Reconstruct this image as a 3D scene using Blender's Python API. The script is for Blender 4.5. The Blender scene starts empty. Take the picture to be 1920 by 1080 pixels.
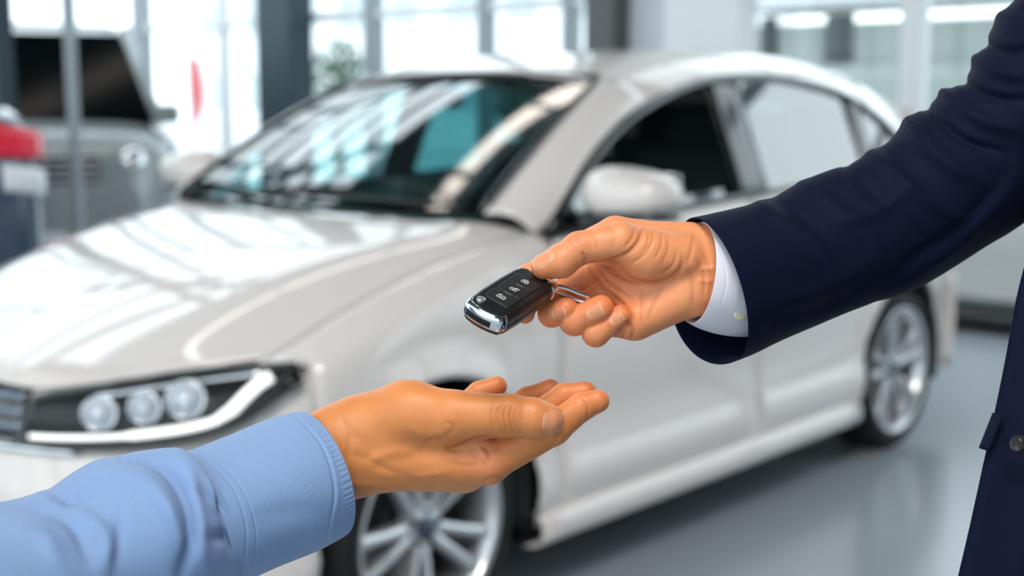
import bpy, bmesh, math, random
import numpy as np
from mathutils import Vector, Matrix

SC = bpy.context.scene
COL = SC.collection
# ------------------------------------------------------------------ camera
CAM = np.array([2.3187, 3.1404, 1.3878])
YAW, PITCH, FPX = 3.85422, 0.138587, 2500.0
DV = np.array([math.cos(YAW)*math.cos(PITCH), math.sin(YAW)*math.cos(PITCH), -math.sin(PITCH)])
RV = np.array([math.sin(YAW), -math.cos(YAW), 0.0])
UV = np.cross(RV, DV)
cd = bpy.data.cameras.new('camera'); cam = bpy.data.objects.new('camera', cd); COL.objects.link(cam)
cd.sensor_width = 36.0; cd.lens = FPX*36.0/1920.0; cd.clip_start = 0.02; cd.clip_end = 300
M = Matrix(((RV[0], UV[0], -DV[0]), (RV[1], UV[1], -DV[1]), (RV[2], UV[2], -DV[2])))
cam.matrix_world = Matrix.Translation(Vector(CAM)) @ M.to_4x4()
cd.dof.use_dof = True; cd.dof.focus_distance = 0.90; cd.dof.aperture_fstop = 4.6; cd.dof.aperture_blades = 0
SC.camera = cam
# ------------------------------------------------------------------ world, exposure
wd = bpy.data.worlds.new('overcast_sky'); SC.world = wd; wd.use_nodes = True
bg = wd.node_tree.nodes['Background']
bg.inputs[0].default_value = (0.90, 0.96, 1.0, 1); bg.inputs[1].default_value = 2.75
SC.view_settings.view_transform = 'Standard'; SC.view_settings.look = 'None'
SC.view_settings.exposure = 0.05; SC.view_settings.gamma = 1.0
SC.view_settings.use_curve_mapping = False
SC.cycles.max_bounces = 8; SC.cycles.transparent_max_bounces = 16
SC.cycles.sample_clamp_indirect = 6.0
SC.cycles.caustics_reflective = False; SC.cycles.caustics_refractive = False

def area_light(name, loc, target, sx, sy, power, col):
    l = bpy.data.lights.new(name, 'AREA'); l.shape = 'RECTANGLE'; l.size = sx; l.size_y = sy
    l.energy = power; l.color = col
    o = bpy.data.objects.new(name, l); COL.objects.link(o); o.location = loc
    o.rotation_euler = (Vector(target)-Vector(loc)).to_track_quat('-Z', 'Y').to_euler()
    return o
SUNLIKE = []
# unseen soft area light added above the two people to light their hands
area_light('added_softbox', (3.6, 3.8, 5.7), (1.6, 2.4, 1.2), 2.2, 2.2, 330, (1.0, 0.95, 0.89))

# ------------------------------------------------------------------ helpers
def lin(h):
    if isinstance(h, str):
        h = [int(h[i:i+2], 16)/255 for i in (0, 2, 4)]
    return tuple(c/12.92 if c <= 0.04045 else ((c+0.055)/1.055)**2.4 for c in h)
MATS = {}
def mat(name, col, rough=0.5, metal=0.0, coat=0.0, noise=None, bump=None, emit=0.0, sub=0.0, sheen=0.0, spec=0.5, attr=None, trans=0.0, ior=1.45):
    if name in MATS: return MATS[name]
    m = bpy.data.materials.new(name); m.use_nodes = True
    nt = m.node_tree; b = nt.nodes['Principled BSDF']
    c = lin(col) if isinstance(col, str) else col
    b.inputs['Base Color'].default_value = (*c, 1)
    b.inputs['Roughness'].default_value = rough; b.inputs['Metallic'].default_value = metal
    b.inputs['Coat Weight'].default_value = coat; b.inputs['Coat Roughness'].default_value = 0.03; b.inputs['Coat IOR'].default_value = 1.5
    b.inputs['Specular IOR Level'].default_value = spec; b.inputs['IOR'].default_value = ior
    b.inputs['Transmission Weight'].default_value = trans
    if sheen: b.inputs['Sheen Weight'].default_value = sheen
    if emit:
        b.inputs['Emission Color'].default_value = (*c, 1); b.inputs['Emission Strength'].default_value = emit
    if sub:
        b.inputs['Subsurface Weight'].default_value = sub
        b.inputs['Subsurface Radius'].default_value = (1.0, 0.35, 0.2); b.inputs['Subsurface Scale'].default_value = 0.006
    tc = nt.nodes.new('ShaderNodeTexCoord')
    src = None
    if attr:
        a = nt.nodes.new('ShaderNodeAttribute'); a.attribute_name = attr; src = a.outputs['Color']
    if noise:   # (scale, amount)
        n = nt.nodes.new('ShaderNodeTexNoise'); n.inputs['Scale'].default_value = noise[0]; n.inputs['Detail'].default_value = 4
        nt.links.new(tc.outputs['Object'], n.inputs['Vector'])
        mr = nt.nodes.new('ShaderNodeMapRange')
        mr.inputs['To Min'].default_value = 1-noise[1]; mr.inputs['To Max'].default_value = 1+noise[1]
        nt.links.new(n.outputs['Fac'], mr.inputs['Value'])
        mx = nt.nodes.new('ShaderNodeMix'); mx.data_type = 'RGBA'; mx.blend_type = 'MULTIPLY'; mx.inputs[0].default_value = 1
        if src: nt.links.new(src, mx.inputs[6])
        else: mx.inputs[6].default_value = (*c, 1)
        nt.links.new(mr.outputs[0], mx.inputs[7]); src = mx.outputs[2]
    if src: nt.links.new(src, b.inputs['Base Color'])
    if bump:    # (kind, scale, strength, distance)
        if bump[0] == 'weave':
            w1 = nt.nodes.new('ShaderNodeTexNoise'); w1.inputs['Scale'].default_value = bump[1]; w1.inputs['Detail'].default_value = 2
        else:
            w1 = nt.nodes.new('ShaderNodeTexNoise' if bump[0] == 'noise' else 'ShaderNodeTexVoronoi'); w1.inputs['Scale'].default_value = bump[1]
        nt.links.new(tc.outputs['Object'], w1.inputs['Vector'])
        bp = nt.nodes.new('ShaderNodeBump'); bp.inputs['Strength'].default_value = bump[2]; bp.inputs['Distance'].default_value = bump[3]
        nt.links.new(w1.outputs[0], bp.inputs['Height']); nt.links.new(bp.outputs[0], b.inputs['Normal'])
    MATS[name] = m
    return m
def glass(name, tint, refl=0.9, ior=1.5, base=0.0):
    """thin pane: see-through with a fresnel mirror on top"""
    if name in MATS: return MATS[name]
    m = bpy.data.materials.new(name); m.use_nodes = True; nt = m.node_tree; nt.nodes.clear()
    out = nt.nodes.new('ShaderNodeOutputMaterial'); mix = nt.nodes.new('ShaderNodeMixShader')
    tr = nt.nodes.new('ShaderNodeBsdfTransparent'); tr.inputs[0].default_value = (*tint, 1)
    gl = nt.nodes.new('ShaderNodeBsdfGlossy'); gl.inputs['Roughness'].default_value = 0.01; gl.inputs[0].default_value = (refl, refl, refl, 1)
    fr = nt.nodes.new('ShaderNodeFresnel')
    ge = nt.nodes.new('ShaderNodeNewGeometry'); im = nt.nodes.new('ShaderNodeMix'); im.data_type = 'FLOAT'
    im.inputs[2].default_value = ior; im.inputs[3].default_value = 1/ior      # same mirror strength on both faces of the thin pane
    nt.links.new(ge.outputs['Backfacing'], im.inputs[0]); nt.links.new(im.outputs[0], fr.inputs[0])
    ad = nt.nodes.new('ShaderNodeMath'); ad.operation = 'ADD'; ad.use_clamp = True; ad.inputs[1].default_value = base
    nt.links.new(fr.outputs[0], ad.inputs[0]); nt.links.new(ad.outputs[0], mix.inputs[0])
    nt.links.new(tr.outputs[0], mix.inputs[1]); nt.links.new(gl.outputs[0], mix.inputs[2]); nt.links.new(mix.outputs[0], out.inputs[0])
    MATS[name] = m
    return m
def base_of(o):
    v = np.zeros(3)
    while o is not None:
        v += np.array(o.location); o = o.parent
    return v
def mesh(name, V, F, m, parent=None, smooth=True, solid=0.0, bevel=0.0, flip=False, attr=None, sub=0, auto=None):
    V = np.asarray(V, dtype=float)
    if parent is not None: V = V - base_of(parent)
    me = bpy.data.meshes.new(name)
    F = [tuple(reversed(f)) for f in F] if flip and isinstance(F, list) else F
    if isinstance(F, np.ndarray):
        if flip: F = F[:, ::-1]
        n, k = F.shape
        me.vertices.add(len(V)); me.vertices.foreach_set('co', np.ascontiguousarray(V, dtype=np.float32).ravel())
        me.loops.add(n*k); me.loops.foreach_set('vertex_index', np.ascontiguousarray(F, dtype=np.int32).ravel())
        me.polygons.add(n); me.polygons.foreach_set('loop_start', np.arange(0, n*k, k, dtype=np.int32))
        me.update(calc_edges=True); me.validate()
    else:
        me.from_pydata([tuple(v) for v in V], [], F); me.update()
    if smooth: me.polygons.foreach_set('use_smooth', np.ones(len(me.polygons), dtype=bool))
    me.materials.append(m)
    if attr is not None:
        a = me.attributes.new('tint', 'FLOAT_COLOR', 'POINT')
        a.data.foreach_set('color', np.c_[attr, np.ones(len(attr))].astype(np.float32).ravel())
    o = bpy.data.objects.new(name, me); COL.objects.link(o)
    if parent is not None: o.parent = parent
    if solid:
        s = o.modifiers.new('thickness', 'SOLIDIFY'); s.thickness = solid; s.offset = 0
    if bevel:
        s = o.modifiers.new('bevel', 'BEVEL'); s.width = bevel; s.segments = 2; s.limit_method = 'ANGLE'
    if sub:
        s = o.modifiers.new('subsurf', 'SUBSURF'); s.levels = sub; s.render_levels = sub
    if auto:
        try: me.set_sharp_from_angle(angle=math.radians(auto))
        except Exception: pass
    return o
def empty(name, loc, label=None, cat=None, group=None, kind=None):
    o = bpy.data.objects.new(name, None); COL.objects.link(o); o.location = tuple(loc); o.empty_display_size = 0.1
    tag(o, label, cat, group, kind); return o
def tag(o, label=None, cat=None, group=None, kind=None):
    if label: o['label'] = label
    if cat: o['category'] = cat
    if group: o['group'] = group
    if kind: o['kind'] = kind
    return o
def grid(fn, us, vs):
    V = [fn(u, v) for u in us for v in vs]; n = len(vs)
    F = [(i*n+j, (i+1)*n+j, (i+1)*n+j+1, i*n+j+1) for i in range(len(us)-1) for j in range(n-1)]
    return V, F
def box(c, s, R=None):
    V = [np.array([x*s[0]/2, y*s[1]/2, z*s[2]/2]) for x in (-1, 1) for y in (-1, 1) for z in (-1, 1)]
    if R is not None: V = [R @ v for v in V]
    V = [v+np.array(c) for v in V]
    F = [(0, 1, 3, 2), (4, 6, 7, 5), (0, 4, 5, 1), (2, 3, 7, 6), (0, 2, 6, 4), (1, 5, 7, 3)]
    return V, F
def join(*vf):
    V, F = [], []
    for v, f in vf:
        k = len(V); V += list(v); F += [tuple(i+k for i in q) for q in f]
    return V, F
def lathe(prof, n, axis_o, ax, up):
    """prof: (radius, along axis)"""
    ax = np.array(ax, float); ax /= np.linalg.norm(ax); e1 = np.array(up, float); e1 -= ax*(e1@ax); e1 /= np.linalg.norm(e1); e2 = np.cross(ax, e1)
    V = [np.array(axis_o)+ax*h+r*(math.cos(2*math.pi*k/n)*e1+math.sin(2*math.pi*k/n)*e2) for r, h in prof for k in range(n)]
    F = [(i*n+k, i*n+(k+1) % n, (i+1)*n+(k+1) % n, (i+1)*n+k) for i in range(len(prof)-1) for k in range(n)]
    return V, F
def tubev(pts, r, n=8, closed=False):
    pts = [np.array(p, float) for p in pts]; N = len(pts); V = []; prev = None
    for i, p in enumerate(pts):
        a = pts[(i-1) % N] if (closed or i > 0) else p; b = pts[(i+1) % N] if (closed or i < N-1) else p
        t = b-a; t /= np.linalg.norm(t)
        e = prev if prev is not None else (np.array([0, 0, 1.0]) if abs(t[2]) < .9 else np.array([1.0, 0, 0]))
        e = e-t*(e@t); e /= np.linalg.norm(e); prev = e; g = np.cross(t, e)
        rr = r[i] if hasattr(r, '__len__') else r
        V += [p+rr*(math.cos(2*math.pi*k/n)*e+math.sin(2*math.pi*k/n)*g) for k in range(n)]
    M_ = N if closed else N-1
    F = [(i*n+k, i*n+(k+1) % n, ((i+1) % N)*n+(k+1) % n, ((i+1) % N)*n+k) for i in range(M_) for k in range(n)]
    if not closed: F += [tuple(range(n))[::-1], tuple((N-1)*n+k for k in range(n))]
    return V, F
def interp(xs, ys):
    """smooth monotone-ish (Catmull-Rom in value) interpolation"""
    xs = np.array(xs, float); ys = np.array(ys, float)
    if xs[0] > xs[-1]: xs, ys = xs[::-1], ys[::-1]
    m = np.gradient(ys, xs)
    def f(x):
        x = min(max(x, xs[0]), xs[-1]); i = int(min(max(np.searchsorted(xs, x)-1, 0), len(xs)-2))
        h = xs[i+1]-xs[i]; t = (x-xs[i])/h
        return ((2*t**3-3*t**2+1)*ys[i]+(t**3-2*t**2+t)*h*m[i]+(-2*t**3+3*t**2)*ys[i+1]+(t**3-t**2)*h*m[i+1])
    return f
def poly3(pts):
    """arc-length parametrised smooth curve through points"""
    P = np.array(pts, float); d = np.r_[0, np.cumsum(np.linalg.norm(np.diff(P, axis=0), axis=1))]; d /= d[-1]
    fs = [interp(d, P[:, k]) for k in range(P.shape[1])]
    return lambda t: np.array([f(t) for f in fs])
L_ = np.linspace
def cam_pt(px, py, depth): return CAM+depth*(DV+RV*(px-960)/FPX+UV*(540-py)/FPX)
# ================================================================== the showroom
M_floor = mat('polished_concrete', '9aa2aa', 0.20, noise=(1.3, 0.07), bump=('noise', 3.0, 0.02, 0.02), spec=0.6)
M_ceil = mat('ceiling_panel_dark', '56666c', 0.8, noise=(2, 0.06))
M_steel_dark = mat('dark_teal_steel', '33474f', 0.5, noise=(3, 0.08))
M_steel_grey = mat('grey_aluminium', 'a3acb2', 0.45, noise=(4, 0.04))
M_white_paint = mat('white_painted_metal', 'eceef0', 0.5, noise=(4, 0.03))
M_black_plastic = mat('black_plastic', '0b0c0e', 0.45, noise=(30, 0.2))
G_win = glass('window_glass', (0.93, 0.97, 0.98), 0.9, 1.35)
ZC = 6.0
tag(mesh('floor', *box((1, 0.2, -0.1), (13.2, 18.6, 0.2)), M_floor, smooth=False), 'polished grey showroom floor under the white car', 'floor', kind='structure')
tag(mesh('ceiling', *box((1, 0.2, ZC+0.1), (13.2, 18.6, 0.2)), M_ceil, smooth=False), 'dark grey showroom ceiling', 'ceiling', kind='structure')
# curtain wall behind the car (plane x = -5.6) and two more glazed sides
def curtain(name, label, a, b, posts, transoms, depth=0.12):
    """posts: (distance along a->b, width, material)"""
    a = np.array([*a, 0.0]); b = np.array([*b, 0.0]); T = (b-a)/np.linalg.norm(b-a); N = np.array([-T[1], T[0], 0]); Ln = np.linalg.norm(b-a)
    R = np.array([T, N, [0, 0, 1]]).T
    root = empty(name, a, label, 'window', kind='structure')
    for s, w, m in posts:
        mesh('mullion', *box(a+T*s+np.array([0, 0, ZC/2]), (w, depth, ZC-0.004), R), m, root, smooth=False, bevel=0.006)
    ss = sorted([0]+[p[0] for p in posts]+[Ln])
    for z, h, m in transoms:
        mesh('transom', *box(a+T*Ln/2+np.array([0, 0, z]), (Ln, depth*0.7, h), R), m, root, smooth=False)
    zs = [0.1]+[t[0] for t in transoms if t[0] > 0.5]+[ZC]
    for i in range(len(ss)-1):
        if ss[i+1]-ss[i] < 0.15: continue
        for j in range(len(zs)-1):
            mesh('pane', *box(a+T*(ss[i]+ss[i+1])/2+np.array([0, 0, (zs[j]+zs[j+1])/2]), (ss[i+1]-ss[i]-0.02, 0.012, zs[j+1]-zs[j]-0.02), R), G_win, root, smooth=False)
    return root
g, d_, w_ = M_steel_grey, M_steel_dark, M_white_paint
tr = [(0.05, 0.1, M_black_plastic), (2.12, 0.07, w_), (3.1, 0.10, g), (4.5, 0.10, g)]
curtain('window_1', 'tall glazed showroom wall behind the white car', (-5.6, -9.0), (-5.6, 9.4),
        [(0.36, 0.20, g), (1.7, 0.06, w_), (3.75, 0.15, g), (5.03, 0.11, g), (5.88, 0.10, g), (8.57, 0.14, w_), (10.6, 0.1, w_), (12.6, 0.1, g), (14.6, 0.1, g), (16.5, 0.1, g)], tr)
curtain('window_2', 'side glazed showroom wall beyond the silver off-roader', (-5.5, -9.0), (7.5, -9.0), [(0.5+1.5*i, 0.1, g) for i in range(9)], tr)
curtain('window_3', 'glazed showroom wall facing the car nose', (7.5, -9.0), (7.5, 9.4), [(1.5*i+0.4, 0.1, g) for i in range(12)], tr)
tag(mesh('fill_cut_wall', *box((1, 9.45, ZC/2), (13.0, 0.1, ZC-.01)), mat('fill_cut_grey', '6f7173', .9, noise=(2, .05)), smooth=False), 'unseen grey wall on the near side, made solid to cut fill light', 'wall', kind='structure')  # unseen side closed with solid grey to weaken the fill light
def column(name, x, y, sx, sy, m, label):
    root = empty(name, (x, y, 0), label, 'column', kind='structure')
    mesh('shaft', *box((x, y, ZC/2), (sx*0.86, sy, ZC-0.01)), m, root, smooth=False, bevel=0.01)
    for s in (-1, 1): mesh('flange', *box((x+s*sx*0.44, y, ZC/2), (sx*0.12, sy*1.04, ZC-0.01)), m, root, smooth=False, bevel=0.006)
    mesh('base_plate', *box((x, y, 0.02), (sx*1.5, sy*1.5, 0.04)), m, root, smooth=False)
column('column_steel', -5.35, -6.12, 0.26, 0.44, M_steel_dark, 'wide dark teal steel column behind the windscreen of the white car')
column('column_brown', -5.4, -2.63, 0.22, 0.24, mat('brown_grey_steel', '5c605f', 0.5, noise=(3, .1)), 'narrow brown-grey column above the roof of the white car')
column('column_white', -5.4, -1.78, 0.24, 0.56, M_white_paint, 'broad white column above the roof of the white car')
column('column_edge', -1.22, -3.40, 0.10, 0.12, M_steel_dark, 'dark steel column beside the silver off-roader')
M_wallgrey = mat('pale_wall_panel', 'cfd3d8', 0.7, noise=(3, .03))
tag(mesh('wall_panel', *box((-5.5, -2.28, ZC/2), (0.08, 0.42, ZC-0.01)), M_wallgrey, smooth=False, bevel=.005), 'pale grey wall panel between the brown-grey and the white column', 'wall', kind='structure')
# slim post in front of the off-roader
p = cam_pt(146, 400, 6.9)
ps = empty('slim_post', (p[0], p[1], 0), 'slim pale grey post in front of the silver off-roader', 'post')
mesh('pole', *lathe([(0.0, 0), (0.031, 0), (0.031, ZC-0.02), (0.0, ZC-0.02)], 20, (p[0], p[1], 0.012), (0, 0, 1), (1, 0, 0)), M_steel_grey, ps, auto=40)
mesh('base', *lathe([(0.0, 0), (0.14, 0), (0.14, 0.012), (0.05, 0.02), (0, 0.02)], 28, (p[0], p[1], 0.0), (0, 0, 1), (1, 0, 0)), M_steel_grey, ps, auto=40)
# ceiling luminaires
M_diff = mat('lit_diffuser', (0.88, 0.95, 1.0), 0.5, emit=3.4)
M_diffw = mat('lit_diffuser_warm', (1.0, 0.90, 0.80), 0.5, emit=6.0)
def panel_light(x, y, sx, sy, m, label, grp=None):
    root = empty('ceiling_light', (x, y, ZC), label, 'light', grp)
    fr = [box((x, y+s*sy/2, ZC-0.04), (sx+0.08, 0.05, 0.08)) for s in (-1, 1)]+[box((x+s*sx/2, y, ZC-0.04), (0.05, sy-0.05, 0.08)) for s in (-1, 1)]
    for v in fr: mesh('frame', *v, M_white_paint, root, smooth=False)
    mesh('diffuser', *box((x, y, ZC-0.03), (sx-0.05, sy-0.05, 0.02)), m, root, smooth=False)
for i in range(3):
    for j in range(5):
        panel_light(-4.05+i*2.75, -8.35+j*0.82, 2.45, 0.62, M_diff, 'rectangular cool white ceiling light panel reflected in the windscreen and bonnet', 'cool ceiling light panels')
for x0, x1 in ((-5.2, -3.85), (-3.78, -1.95), (-1.88, -0.4)):
    panel_light((x0+x1)/2, -3.22, x1-x0, 0.25, M_diffw, 'narrow warm white ceiling strip light reflected across the windscreen', 'warm ceiling strip lights')

# ================================================================== outside the glass
M_conc = mat('outside_concrete', 'c9cbcb', 0.9, noise=(0.6, 0.06))
tag(mesh('pavement', *box((-1, -2, -0.24), (160, 160, 0.06)), M_conc, smooth=False), 'pale concrete forecourt outside the glass', 'pavement', kind='structure')
M_fac = mat('grey_green_render', 'b4bab6', 0.85, noise=(1.2, .05)); M_facd = mat('dark_window_recess', '4d5452', 0.4, noise=(5, .1))
bld = empty('building', (-12.6, -2.5, -0.2), 'low grey building with a white roof band seen through the glass', 'building')
mesh('wall', *box((-12.6, -1.2, 1.05), (1.0, 8.6, 2.5)), M_fac, bld, smooth=False)
mesh('roof_band', *box((-12.3, -1.2, 2.78), (2.0, 9.0, 0.62)), M_white_paint, bld, smooth=False, bevel=.02)
for y, w in ((-4.27, 0.34), (-5.2, 0.2), (-1.2, 0.5), (1.2, .5)):
    f = mesh('window', *box((-12.08, y, 2.12), (0.06, w, 0.56)), M_facd, bld, smooth=False)
    mesh('pane', *box((-12.045, y, 2.12), (0.02, w-0.06, 0.5)), mat('dark_pane', '2b3436', 0.08), f, smooth=False)
for y in (-4.0, -2.9, -1.8, -0.7, 0.4, 1.5):
    mesh('wall_panel', *box((-12.07, y, 0.86), (0.05, 1.06, 1.9)), M_fac, bld, smooth=False, bevel=.01)
b2 = empty('building', (-30, -28, -0.2), 'tall white building far beyond the forecourt', 'building')
mesh('wall', *box((-31, -29, 5), (2, 26, 10.4)), mat('white_render', 'f0f1f2', .8, noise=(.5, .04)), b2, smooth=False)
for k in range(9):
    for q in range(3):
        mesh('window', *box((-29.97, -40+k*2.6, 1.8+q*2.8), (0.1, 1.2, 1.3)), mat('far_pane', 'b9c8cf', .15), b2, smooth=False)
# shrubs / trees beyond the glass: leafy crowns made of many small leaves
M_leaf = mat('leaf_green', '4f6b57', 0.6, noise=(3, .3)); M_bark = mat('bark', '5a5048', .9, noise=(8, .3))
def tree(x, y, h, r, label, seed):
    rg = np.random.default_rng(seed); root = empty('tree', (x, y, -0.2), label, 'tree', 'trees outside the glass')
    mesh('trunk', *tubev([(x, y, -0.2), (x+.03, y, h*0.4), (x, y+.04, h*0.75)], [0.09, 0.07, 0.03], 8), M_bark, root)
    n = 700; u = rg.normal(size=(n, 3)); u /= np.linalg.norm(u, axis=1)[:, None]; c = u*r*(rg.random((n, 1))**0.4)*np.array([1, 1, 1.15])+np.array([x, y, h-r])
    V, F = [], []
    for q in c:
        a = rg.normal(size=3); a /= np.linalg.norm(a); b = np.cross(a, rg.normal(size=3)); b /= np.linalg.norm(b); s = 0.09
        k = len(V); V += [q-a*s, q+b*s*.5, q+a*s, q-b*s*.5]; F.append((k, k+1, k+2, k+3))
    tag(mesh('foliage', V, F, M_leaf, root), kind='stuff')
tree(-12.5, -13.4, 2.3, 0.75, 'leafy tree outside, just beside the wide dark column', 3)
tree(-13.5, -10.3, 1.9, 0.5, 'small leafy tree outside above the windscreen edge', 4)
tree(-9.4, 0.25, 1.35, 0.42, 'low leafy bush outside the glass near the rear wheel', 5)
tree(-9.6, 1.6, 1.3, 0.4, 'low leafy bush outside the glass behind the suit', 6)
# red feather flag
fp = np.array([-7.2, -10.1]); flg = empty('feather_flag', (fp[0], fp[1], -0.2), 'narrow red feather flag outside the glass', 'flag')
mesh('pole', *tubev([(fp[0], fp[1], -0.2), (fp[0], fp[1], 2.0)], .015, 8), M_steel_grey, flg)
M_red = mat('red_cloth', 'd8353a', .7, noise=(4, .05))
def flagf(a, b):
    w = 0.26*math.sin(min(1, a*1.15+.12)*math.pi)**.6 if a < .95 else 0.06
    return np.array([fp[0]-.01+.015*math.sin(7*a), fp[1]+.02+b*w, 1.9-a*1.05])
mesh('cloth', *grid(flagf, L_(0, 1, 20), L_(0, 1, 6)), M_red, flg, solid=.004)
mesh('base', *lathe([(0, 0), (.22, 0), (.22, .03), (0, .05)], 24, (fp[0], fp[1], -0.2), (0, 0, 1), (1, 0, 0)), M_black_plastic, flg)
# ================================================================== the white hatchback (nose towards +x, left flank towards +y)
M_paint = mat('white_car_paint', 'dcd4d0', 0.4, coat=1.0, spec=0.25, noise=(1.5, 0.01))
M_tyre = mat('tyre_rubber', '0d0d0e', 0.75, noise=(20, 0.2))
M_alloy = mat('silver_alloy', 'c2c3c6', 0.28, metal=0.7, noise=(9, 0.04))
M_chrome = mat('chrome', 'e6e8ea', 0.06, metal=1.0, noise=(5, 0.01))
M_dark = mat('dark_interior_trim', '0e1013', 0.7, noise=(8, 0.2))
M_seat = mat('charcoal_seat_cloth', '24282b', 0.9, noise=(14, 0.2))
M_gloss_black = mat('gloss_black_trim', '050608', 0.12, coat=0.6, noise=(5, 0.1))
G_shield = glass('windscreen_glass', (0.34, 0.62, 0.62), 0.95, 1.55, 0.03)
G_side = glass('side_glass', (0.22, 0.48, 0.50), 0.95, 1.6, 0.16)
G_lens = glass('lamp_lens', (0.98, 0.99, 1.0), 0.8, 1.12)
CAR = empty('car', (-1.3, 0, 0), 'white five-door hatchback parked behind the two hands', 'car')
Ys = interp([.62, .36, 0, -.5, -1.3, -2.0, -2.7, -3.05, -3.3, -3.45], [.80, .875, .895, .893, .90, .90, .892, .862, .80, .70])
PR = interp([.16, .22, .29, .34, .42, .50, .60, .70, .80, .88, .92, .97, 1.04, 1.16], [-.055, -.03, -.006, .004, -.012, -.016, -.006, 0, -.003, -.008, -.016, -.026, -.05, -.085])
ZB = interp([-.4, -.5, -.8, -1.2, -1.8, -2.5, -3.0, -3.45], [1.01, 1.025, 1.045, 1.066, 1.092, 1.125, 1.15, 1.16])
TZ = interp([-.5, -.62, -.76, -.86, -.99, -1.2, -1.43, -1.6, -1.8, -2.13, -2.47, -2.65, -2.78, -2.88], [1.035, 1.118, 1.212, 1.268, 1.328, 1.396, 1.448, 1.467, 1.476, 1.457, 1.392, 1.315, 1.225, 1.143])
def yside(x, z): return Ys(x)+PR(z)
def yg(x, z): return Ys(x)-0.055-(z-ZB(x))*0.40
RT, RA = 0.322, 0.392
def arch(x, xc): return RT+math.sqrt(max(0, RA*RA-(x-xc)**2))
def low(x):
    for xc in (0, -2.685):
        if abs(x-xc) < RA: return max(0.235, arch(x, xc))
    return 0.235
def mirrored(fn, s): return lambda u, v: fn(u, v)*np.array([1, s, 1])
def xs_fine(a, b, n):
    xs = list(L_(a, b, n))
    for xc in (0, -2.685):
        for s in (-1, 1):
            e = xc+s*RA
            if min(a, b) < e < max(a, b): xs += [e-.0005, e+.0005, e-s*.004, e-s*.014, e-s*.03]
    return sorted(set(xs), reverse=True)
# hood
Fh = poly3([(.825, 0, .752), (.81, .2, .748), (.765, .38, .742), (.665, .53, .766), (.53, .68, .795), (.41, .765, .81)])
Rh = poly3([(-.27, 0, 1.062), (-.285, .3, 1.062), (-.325, .52, 1.06), (-.41, .70, 1.055), (-.47, .775, 1.035)])
def hood(a, b):
    s = 1 if a >= 0 else -1; a = abs(a)
    p = Fh(a)*(1-b)+Rh(a)*b
    p = p+np.array([0, 0, (0.060-.028*a*a)*4*b*(1-b)])
    cr = 0.010*math.exp(-((a-.62)/.07)**2)*math.sin(math.pi*min(1, b*1.1))       # pressed crease along the bonnet
    p[2] += cr; p[1] *= s
    return p
hv, hf = grid(hood, L_(-1, 1, 61), L_(0, 1, 33))
H_ = np.array(hv).reshape(61, 33, 3)
for _ in range(60):
    H_[1:-1, 1:-1] = .5*H_[1:-1, 1:-1]+.125*(H_[2:, 1:-1]+H_[:-2, 1:-1]+H_[1:-1, 2:]+H_[1:-1, :-2])
mesh('hood', H_.reshape(-1, 3), hf, M_paint, CAR, solid=.006)
Ht = poly3([(.775, .392, .722), (.69, .53, .752), (.53, .685, .783), (.405, .840, .797)])
# fenders
def fender(x, v, s=1):
    zh = .81+(1.035-.81)*((.41-x)/.88); b = min(1, max(0, (.41-x)/.88)); zh = (Fh(1)*(1-b)+Rh(1)*b)[2]+.032*4*b*(1-b)
    yh = (Fh(1)*(1-b)+Rh(1)*b)[1]+.006
    lo = low(x) if x < .368 else zh-.055
    zt = max(zh-.10, lo+.03)
    pts = [(yside(x, z), z) for z in L_(lo, zt, 8)]
    if x > .368:
        e = Ht(min(1, .667+.333*(.53-x)/.125)); pts = [(e[1]+.004, e[2]+.002), ((e[1]+yh)/2, (e[2]+zh)/2+.004), (yh, zh-.002)]
    else: pts += [(yside(x, zt)-.014, zh-.045), (yh+.045, zh-.012), (yh, zh-.002)]
    q = poly3(pts)(v)
    d = math.hypot(x-0, q[1]-RT)-RA
    return np.array([x, s*(q[0]+.014*math.exp(-(d/.05)**2)), q[1]])
for s in (1, -1):
    mesh('fender', *grid(lambda x, v: fender(x, v, s), [.455, .43, .41, .39, .37]+xs_fine(.365, -.497, 26), L_(0, 1, 24)), M_paint, CAR, solid=.006)
# front bumper fascia
PL = [(.885, 0), (.875, .2), (.85, .36), (.80, .50), (.70, .66), (.54, .79), (.372, .868)]
PM = [(.855, 0), (.845, .2), (.81, .34), (.75, .48), (.65, .63), (.51, .755), (.372, .85)]
PH = [(.80, 0), (.785, .2), (.75, .36), (.67, .50), (.56, .63), (.46, .72), (.372, .80)]
pl, pm, ph = poly3(PL), poly3(PM), poly3(PH)
def fascia(a, z):
    s = 1 if a >= 0 else -1; a = abs(a)
    if z < .5: p = pl(a)-np.array([.10*max(0, (.34-z))*(1-.6*a), 0])
    elif z < .63: t = (z-.5)/.13; p = pl(a)*(1-t)+pm(a)*t
    else: t = (z-.63)/.15; p = pm(a)*(1-t)+ph(a)*t
    w = max(0, (a-.72)/.28)**1.5; y = p[1]*(1-w)+w*(yside(.372, min(z, .74))-max(0, z-.74)*.9)
    return np.array([p[0]-.012*(1-w), s*(y-.003), z])
mesh('front_bumper', *grid(fascia, L_(-1, 1, 61), [.19, .22, .28, .34, .4, .46, .5, .54, .58, .63, .67, .71, .75, .785]), M_paint, CAR, solid=.006)
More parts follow.
